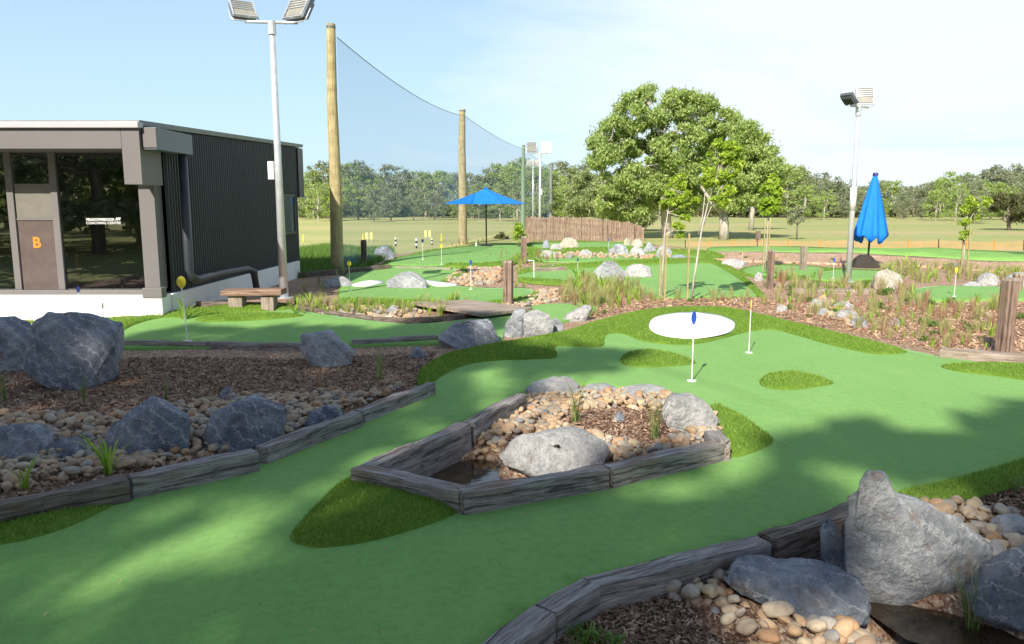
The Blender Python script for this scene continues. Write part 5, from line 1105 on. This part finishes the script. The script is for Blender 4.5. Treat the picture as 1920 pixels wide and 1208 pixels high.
sapling(1240, 558, [[(1240, 558), (1243, 500), (1246, 440), (1252, 400), (1258, 355)], [(1246, 440), (1235, 410), (1240, 370)]], [(1232, 400), (1236, 370), (1250, 345), (1275, 320), (1300, 345), (1312, 380), (1300, 400), (1285, 440), (1280, 465), (1262, 430), (1240, 405)], 34, 9, 1500, 'leafy light green sapling with two stakes, left of the leaning pair', ((1236, 558, 470), (1246, 562, 440)))
sapling(1295, 566, [[(1295, 566), (1305, 500), (1316, 430), (1328, 380), (1345, 330)], [(1318, 425), (1335, 385), (1352, 350)], [(1310, 440), (1318, 400), (1324, 345)]], [(1312, 350), (1318, 300), (1335, 262), (1360, 250), (1395, 268), (1402, 300), (1385, 330), (1375, 375), (1362, 395), (1340, 380), (1322, 390)], 46, 10, 1900, 'tall light green sapling with leaning trunk, right of the leafy one', ((1288, 566, 440),))
sapling(1434, 508, [[(1434, 508), (1437, 470), (1440, 420), (1444, 370), (1446, 335)]], [(1418, 395), (1424, 360), (1438, 325), (1462, 325), (1470, 350), (1462, 390), (1448, 408), (1425, 406)], 32, 9, 1700, 'dense green sapling behind the slim brown bollard', ((1430, 510, 412), (1439, 512, 410)), L=.13)
sapling(1806, 514, [[(1806, 514), (1808, 470), (1810, 430), (1815, 395), (1825, 370)], [(1812, 425), (1825, 400)]], [(1796, 440), (1800, 400), (1806, 370), (1830, 360), (1860, 368), (1850, 395), (1835, 420), (1820, 450), (1800, 452)], 22, 8, 520, 'sparse sapling in the bare earth at the right', ((1801, 514, 430), (1812, 516, 428)), L=.11)
# ------------------------------------------------------------------ tree line across the field
def tree_variant(seed, leafm, nl=2600, slim=False):
    rr = np.random.default_rng(seed); T = bpy.data.objects.new('gum_tree', None); T['category'] = 'tree'
    c = []; r = []; H = 1.0
    nb = 64
    for i in range(nb):
        z = rr.uniform(.12, .93); w_ = (.36 if not slim else .24)*math.sin(math.pi*min(1, max(.0, (z-.06)/.98))**.75)+.05
        a = rr.uniform(0, 6.28); q_ = w_*math.sqrt(rr.uniform(0, 1)); s = rr.uniform(.05, .095)
        c.append((q_*math.cos(a), q_*math.sin(a), z)); r.append((s*1.15, s*1.15, s*.8))
    mb = MB(); mb.tube([(0, 0, -.03), (.01, 0, .25), (-.01, .01, .5), (.01, 0, .8)], [.022, .017, .012, .004], 6)
    for i in range(6):
        z = rr.uniform(.25, .5); j = c[rr.integers(len(c))]; mb.tube([(0, 0, z), tuple((np.array(j)+np.array((0, 0, z)))/2), j], [.009, .006, .003], 5)
    V = leaves(c, r, 3600, .040, .021, .3, .6, .2, .3)
    return [grid_mesh('trunk', mb.v, mb.f), poly_mesh('crown', V, 4), leafm]
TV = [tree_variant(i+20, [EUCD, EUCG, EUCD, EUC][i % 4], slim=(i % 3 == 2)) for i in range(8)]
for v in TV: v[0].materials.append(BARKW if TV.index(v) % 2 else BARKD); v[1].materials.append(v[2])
SKY = [(500, 345), (560, 335), (590, 312), (640, 300), (690, 304), (712, 325), (745, 312), (775, 330), (800, 318), (850, 314), (900, 320), (960, 300), (1000, 306), (1060, 309), (1110, 318), (1200, 330), (1480, 312), (1520, 322), (1545, 330), (1600, 345), (1660, 338), (1700, 345), (1760, 332), (1830, 318), (1870, 312), (1930, 310), (2100, 305)]
def skyy(px):
    for a, b in zip(SKY, SKY[1:]):
        if a[0] <= px <= b[0]: return a[1]+(b[1]-a[1])*(px-a[0])/(b[0]-a[0])
    return 330
def fz(x, y): return float(gh(x, y)-.07+_bump(x, y, 110, 210, 70, 50, 2.0)+_bump(x, y, 60, 260, 160, 60, 1))
SEG = [(0, 'behind the building and nearest tall pole'), (720, 'between the two pine net poles'), (880, 'behind the open umbrella'), (1050, 'behind the paling fence'), (1470, 'left of the right lamp pole'), (1600, 'behind the closed umbrella'), (1740, 'at the far right')]
def put_tree(px, Y, topy, vi, wid, far):
    x = P(px, 400, Y).x; z = fz(x, Y); h = P(px, topy, Y).z-z; h = max(h, 3); me_t, me_c, _ = TV[vi]
    nm = 'hazy green' if vi % 4 == 1 else ('grey-green' if vi % 4 in (0, 2) else 'pale olive'); seg = [s for a, s in SEG if px >= a][-1]
    T = root('gum_tree', (x, Y, z), '%s %s gum tree in the tree line %s' % (('distant' if far else 'nearer'), nm, seg), 'tree', 'gum trees in the line across the field')
    T.scale = (h*wid, h*wid, h); T.rotation_euler = (0, 0, R.uniform(0, 6.28))
    for n_, me_ in (('trunk', me_t), ('crown', me_c)): o = bpy.data.objects.new(n_, me_); C.objects.link(o); o.parent = T
px = 470
while px < 2130:
    if not (1200 < px < 1330): put_tree(px+R.uniform(-5, 5), R.uniform(118, 138), skyy(px)+R.choice((-9, -5, 0, 3, 8, 14)), R.randrange(8), R.uniform(.85, 1.35), True)
    px += R.uniform(15, 24)
px = 560
while px < 2100:
    if not (1225 < px < 1480): put_tree(px, R.uniform(92, 110) if not 1480 < px < 1750 else R.uniform(105, 120), skyy(px)+R.uniform(14, 42), R.randrange(8), R.uniform(.9, 1.4), False)
    px += R.uniform(26, 44)
# far wood behind the line: one mass
c = []; r = []; px = 300
while px < 2300:
    Y = R.uniform(145, 160); x = P(px, 400, Y).x; z = fz(x, Y); top = P(px, skyy(px)+8, Y).z
    for k in range(7): zz = z+(top-z)*(k+.5)/7; c.append((x+R.uniform(-1, 1), Y+R.uniform(-3, 3), zz)); r.append((1.5, 1.5, .8))
    px += 8
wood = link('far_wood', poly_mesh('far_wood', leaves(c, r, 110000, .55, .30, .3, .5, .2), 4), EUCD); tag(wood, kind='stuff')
c = []; r = []; px = 480
while px < 2150:                                    # undergrowth under the line
    Y = R.uniform(124, 142); x = P(px, 400, Y).x; z = fz(x, Y); c.append((x, Y, z+.8)); r.append((1.6, 1.4, 1.3)); px += 7
tag(link('undergrowth', poly_mesh('undergrowth', leaves(c, r, 30000, .45, .25, .3, .5, .2), 4), CASU), kind='stuff')
# rough grass along the left of the building end and by the big pole
p = scatter(pxpoly([(556, 520), (560, 470), (620, 462), (680, 470), (735, 468), (735, 482), (690, 500), (640, 512)], gh, 0), 26000)
V = blades(p, gh(p[:, 0], p[:, 1])-.07, .30, .03, .8); tag(link('rough_grass', poly_mesh('rough_grass', V, 3), BL_GRN), kind='stuff')
# ------------------------------------------------------------------ tufts
def tuft_mesh(kind, seed):
    rr = random.Random(seed); V = []; Fc = []
    n, sp, wd, arch = {'reed': (34, .20, .013, .42), 'lush': (17, .16, .050, .75), 'straw': (85, .30, .012, .5), 'rust': (34, .20, .018, .35), 'bush': (90, .30, .05, .5)}[kind]
    for i in range(n):
        a = rr.uniform(0, 6.28); h = rr.uniform(.55, 1.0); s0 = rr.uniform(0, sp*.45); out = rr.uniform(.1, 1)*arch*h; x0, y0 = s0*math.cos(a), s0*math.sin(a); dx_, dy_ = math.cos(a), math.sin(a); w0 = wd*rr.uniform(.7, 1.2); k = len(V)
        z0 = 0
        if kind == 'bush': z0 = rr.uniform(0, .55); h = rr.uniform(.25, .45); x0 += rr.uniform(-.25, .25); y0 += rr.uniform(-.25, .25)
        px_, py_ = -dy_, dx_; S = 4
        for j in range(S):
            t = j/S; o_ = out*t**1.8; zz = z0+h*(t-.35*arch*t**3); ww = w0*(1-.5*t)/2
            V += [(x0+dx_*o_-px_*ww, y0+dy_*o_-py_*ww, zz), (x0+dx_*o_+px_*ww, y0+dy_*o_+py_*ww, zz)]
        V.append((x0+dx_*out, y0+dy_*out, z0+h*(1-.35*arch)))
        for j in range(S-1): Fc.append((k+2*j, k+2*j+1, k+2*j+3, k+2*j+2))
        Fc.append((k+2*S-2, k+2*S-1, k+2*S))
    me = grid_mesh('tuft', V, Fc); me.materials.append({'reed': BL_REED, 'lush': BL_LUSH, 'straw': BL_STRAW, 'rust': BL_RUST, 'bush': BL_GRN}[kind]); return me
TM = {k: [tuft_mesh(k, i+1) for i in range(4)] for k in ('reed', 'lush', 'straw', 'rust', 'bush')}
def tuft(px, py, hpx, kind, label, group=None, wide=1.0, fn=bh, m=None):
    b = at(px, py, fn); h = hpx/F*b.y*1.02; me_ = TM[kind][R.randrange(4)]
    o = bpy.data.objects.new({'reed': 'reed_clump', 'lush': 'strappy_plant', 'straw': 'grass_tuft', 'rust': 'dry_plant', 'bush': 'low_shrub'}[kind], me_); C.objects.link(o); o.location = b-Vector((0, 0, .01))
    o.scale = (h*wide, h*wide, h); o.rotation_euler = (0, 0, R.uniform(0, 6.28)); tag(o, label, {'bush': 'shrub'}.get(kind, 'plant'), group); return o
tuft(206, 890, 112, 'lush', 'bright green strappy plant with arching leaves in the left pebble strip')
tuft(48, 922, 95, 'lush', 'thin bright strappy plant at the lower left of the pebble strip', wide=.8)
tuft(1080, 792, 108, 'reed', 'upright green reed clump at the back of the island bed, left of the other clump', wide=1.0)
tuft(1226, 825, 128, 'reed', 'upright green reed clump in the island mulch, right of the other clump', wide=.8)
tuft(1820, 1208, 205, 'reed', 'tall thin reed clump rising from the creek at the lower right', wide=.8)
tuft(8, 752, 100, 'reed', 'dark reed clump in front of the boulder at the left edge', wide=.5)
tuft(158, 752, 72, 'reed', 'dark green tuft at the foot of the large veined boulder', wide=.6)
tuft(312, 752, 72, 'reed', 'dark green tuft alone in the middle of the left mulch bed', wide=.5)
tuft(601, 738, 75, 'rust', 'rusty brown sprig below the wedge-shaped boulder', wide=.5)
tuft(712, 713, 85, 'reed', 'thin reed clump in mulch near the fringe turf', wide=.8)
tuft(1095, 1208, 50, 'bush', 'leafy green shrub at the bottom edge in the lower right mulch', wide=2.0)
tuft(1150, 1215, 38, 'bush', 'smaller leafy green shrub at the bottom edge, right of the larger one', wide=1.8)
tuft(346, 603, 75, 'lush', 'yellow-green strappy plant against the white base wall', wide=.8)
tuft(1905, 925, 60, 'reed', 'grey-green tuft spilling onto the fringe at the right edge', wide=1.5)
for px, py, h_ in ((20, 604, 22), (100, 604, 26), (170, 606, 30), (230, 604, 22), (300, 600, 24), (270, 598, 18)): tuft(px, py, h_, 'straw', 'sparse dry grass tuft in front of the white base wall', 'dry tufts along the white wall', wide=.8)
for i in range(72):
    px = 545+i*4.7+R.uniform(-4, 4); py = 580+8*math.sin((px-540)/100)+R.uniform(-12, 12)
    if 765 < px < 800 and py > 580: py -= 8
    tuft(px, min(py, 592), R.uniform(24, 40)*(1 if px < 860 else .6), 'lush' if i % 2 else 'straw', 'bright long-bladed grass clump behind the dark edging boards', 'long grass clumps behind the edging boards', wide=.9)
def region(pp, n, kinds, h0, h1, where, dmin=10, wide=.9):
    pa = np.array(pp, float); pts = []; tr_ = 0
    while len(pts) < n and tr_ < 4000:
        tr_ += 1; a, b = R.uniform(pa[:, 0].min(), pa[:, 0].max()), R.uniform(pa[:, 1].min(), pa[:, 1].max())
        if not inside(pa, np.array([a]), np.array([b]))[0] or any((a-c)**2+((b-d)*2.2)**2 < dmin**2 for c, d in pts): continue
        pts.append((a, b)); kd = R.choice(kinds); k2 = (b-470)/150
        nm = {'straw': 'straw-coloured grass tuft', 'rust': 'reddish-brown dry plant', 'bush': 'low green leafy shrub', 'reed': 'upright green tuft', 'lush': 'yellow-green tuft'}[kd]
        tuft(a, b, R.uniform(h0, h1)*(.45 if kd == 'bush' else 1), kd, nm+' in '+where, nm+'s in '+where, wide=(1.6 if kd == 'bush' else wide*R.uniform(.6, 1.1)))
region([(1110, 600), (1180, 572), (1290, 568), (1420, 572), (1500, 595), (1620, 620), (1740, 655), (1860, 655), (1860, 590), (1640, 560), (1440, 562), (1180, 558), (1060, 575)], 150, ['straw', 'straw', 'straw', 'rust', 'rust', 'bush', 'bush', 'rust', 'straw', 'lush'], 20, 44, 'the red mulch bed above the main green', 12, 1.2)
region([(1040, 560), (1080, 528), (1140, 538), (1200, 552), (1230, 562), (1150, 572), (1080, 580)], 60, ['straw', 'straw', 'lush', 'rust'], 28, 50, 'the bed below the middle green', 8, 1.2)
region([(1440, 505), (1560, 532), (1700, 545), (1720, 565), (1900, 570), (1920, 600), (1640, 560), (1460, 560), (1430, 535)], 80, ['straw', 'straw', 'bush', 'rust', 'lush'], 24, 42, 'the bed round the right lamp pole', 9, 1.2)
region([(1660, 500), (1780, 503), (1920, 515), (1920, 530), (1760, 530), (1690, 535), (1640, 512)], 60, ['straw', 'straw', 'lush'], 22, 38, 'the bed beside the cream boulder', 8, 1.2)
region([(940, 500), (1000, 485), (1060, 490), (980, 500), (965, 535), (1000, 545), (940, 540)], 24, ['straw', 'rust', 'lush'], 18, 32, 'the bed between the two bollards', 10)
region([(880, 470), (960, 478), (1010, 470), (1010, 484), (940, 492)], 12, ['straw', 'rust'], 10, 20, 'the bed below the far left green', 9)
region([(556, 560), (560, 520), (650, 515), (640, 545), (600, 570)], 12, ['straw', 'reed'], 18, 34, 'the shaded bed under the nearest tall pole', 12)
region([(690, 500), (650, 500), (640, 480), (700, 472), (735, 480)], 12, ['reed', 'reed', 'straw'], 18, 36, 'the rough by the dark bollard', 9)
region([(840, 462), (910, 452), (905, 461), (850, 468)], 10, ['straw', 'rust'], 8, 16, 'the edge by the second pine pole', 8)
region([(1350, 476), (1500, 484), (1600, 492), (1600, 500), (1430, 496), (1340, 488)], 22, ['straw', 'rust', 'bush'], 10, 20, 'the earth bank left of the closed umbrella', 10)
# ------------------------------------------------------------------ shade trees standing behind the viewpoint
# outlines (pixels on the ground) of the shade and of the sunlit gaps inside it
SH = [[(-900, 1600), (-900, 640), (-200, 640), (0, 655), (215, 640), (300, 612), (540, 610), (690, 612), (800, 600), (900, 590), (975, 597), (930, 628), (1000, 655), (1130, 648), (1200, 660), (1225, 680), (1190, 700), (1090, 715), (1060, 745), (1180, 770), (1300, 845), (1390, 880), (1430, 815), (1480, 785), (1540, 785), (1590, 770), (1640, 775), (1700, 800), (1760, 800), (1840, 765), (1920, 742), (2300, 690), (2900, 800), (2900, 1600)]]
LIT = [([(0, 1120), (120, 1050), (250, 985), (330, 960), (560, 905), (640, 880), (650, 900), (575, 960), (530, 1020), (400, 1080), (250, 1130), (100, 1165), (0, 1180)], .75),
       ([(850, 780), (880, 700), (930, 680), (975, 700), (965, 735), (900, 775), (800, 820), (740, 845), (730, 830)], .8), ([(560, 985), (620, 915), (700, 895), (860, 940), (800, 980), (650, 1020)], .7),
       ([(930, 850), (940, 815), (990, 745), (1080, 712), (1240, 735), (1345, 770), (1365, 820), (1200, 850), (1120, 895), (1000, 900), (925, 880)], 1), ([(1230, 900), (1320, 880), (1430, 885), (1400, 930), (1260, 945)], .45), ([(1400, 905), (1460, 900), (1440, 930)], .3),
       ([(1760, 850), (1920, 820), (1920, 850), (1800, 880)], .3), ([(1610, 940), (1700, 900), (1800, 920), (1840, 1020), (1800, 1100), (1620, 1090)], .95), ([(1350, 1120), (1450, 1100), (1640, 1160), (1650, 1240), (1420, 1240)], .95), ([(1700, 950), (1900, 960), (1900, 1020), (1760, 990)], .35),
       ([(215, 625), (330, 600), (420, 608), (300, 625)], .5), ([(600, 600), (700, 612), (860, 610), (840, 618), (690, 622)], .5), ([(985, 600), (1040, 640), (960, 640)], .8), ([(1000, 705), (1120, 690), (1230, 700), (1200, 735), (1080, 740)], .6), ([(0, 955), (60, 950), (40, 990), (0, 1000)], .3)]
shw = [[flat(a, max(b, 560)) for a, b in p] for p in SH]; litw = [([flat(a, b) for a, b in p], k) for p, k in LIT]
TR = [(-17, -13, 17), (-8.5, -17, 19), (1.5, -16, 20), (10, -15, 18), (-1, -25, 22)]
TL = [('tall gum tree behind the viewpoint at far left', 0), ('tall gum tree behind the viewpoint, left of centre', 1), ('tall gum tree behind the viewpoint, near the middle', 2), ('tall gum tree behind the viewpoint at right', 3), ('tallest gum tree farthest behind the viewpoint', 4)]
SHL = M_leaf('shade_tree_leaf', (.035, .06, .02), (.06, .10, .03), (.09, .14, .045), .15)
cot = 1/math.tan(SE); hd = np.array(SA)/np.hypot(*SA)
x0, x1, y0, y1 = -15, 16.0, -6, 14.5
NB = 6000; G = np.column_stack([RN.uniform(x0, x1, NB*2), RN.uniform(y0, y1, NB*2)])
k = inside(shw[0], G[:, 0], G[:, 1]) & (edist(shw[0], G[:, 0], G[:, 1]) > .20)
near = (G[:, 1] < 3.2) & (np.abs(G[:, 0]) < 13); k |= near
pr = np.ones(len(G))
for p, q_ in litw:
    i_ = inside(p, G[:, 0], G[:, 1]); e = edist(p, G[:, 0], G[:, 1]); pr = np.where(i_, pr*np.where(e > .12, 1-min(1, q_*1.2), 1-q_), np.where(e < .22, pr*(1-.75*q_), pr))
k &= RN.uniform(0, 1, len(G)) < pr
G = G[k][:NB]; HH = RN.uniform(13, 19, len(G)); CEN = np.column_stack([G-hd*(HH*cot)[:, None], HH]); RD = RN.uniform(.26, .42, len(G))
own = np.argmin(np.stack([np.hypot(CEN[:, 0]-a, CEN[:, 1]-b)+(2 if i == 4 else 0) for i, (a, b, _) in enumerate(TR)]), 0)
for i, (a, b, h) in enumerate(TR):
    sel = own == i
    if not sel.any(): continue
    T = root('gum_tree', (a, b, -.1), TL[i][0], 'tree', 'shade trees behind the viewpoint'); cc = CEN[sel]; rad = RD[sel]
    mb = MB(); fork = Vector((a+.2, b, 7.0)); mb.tube([(a, b, -.2), (a+.1, b, 3.5), fork], [.34, .27, .22], 12)
    order = np.argsort(RN.uniform(0, 1, len(cc)))[:26]; nodes = [fork]
    for j in order: q_ = Vector(cc[j]); n0 = fork.lerp(q_, .5)+Vector((0, 0, -.6)); mb.tube([fork, n0, q_], [.10, .06, .02], 6); nodes += [n0, q_]
    mb.build('trunk', BARKW, T, smooth=True)
    tw = MB()
    for j in range(0, len(cc), 3): q_ = Vector(cc[j]); n_ = min(nodes, key=lambda v: (v-q_).length); tw.tube([n_, (n_+q_)/2, q_], [.025, .015, .006], 4)
    tw.build('branches', BARKW, T)
    V = leaves(cc, np.column_stack([rad, rad, rad*.8]), len(cc)*52, .26, .13, .3, .6, .1)-np.array((a, b, -.1)); link('crown', poly_mesh('crown', V, 4), SHL, T)
for i in range(26):
    a = -75+i*6.5+R.uniform(-2, 2); b = R.uniform(-44, -34)
    if i >= 16: a, b = ((-17, -6), (-21, -9), (-26, -5), (-31, -10), (-15, -13), (-20, -16), (-36, -4), (-27, -18), (-23, -1), (-33, -16))[i-16]
    me_t, me_c, _ = TV[i % 8]; h = R.uniform(9, 13); T = root('gum_tree', (a, b, -.1), 'gum tree in the row far behind the viewpoint, seen only as a window reflection', 'tree', 'reflected trees behind the viewpoint'); T.scale = (h*1.2, h*1.2, h)
    for n_, me_ in (('trunk', me_t), ('crown', me_c)): o = bpy.data.objects.new(n_, me_); C.objects.link(o); o.parent = T
print('polys', sum(len(o.data.polygons) for o in sc.objects if o.type == 'MESH'))
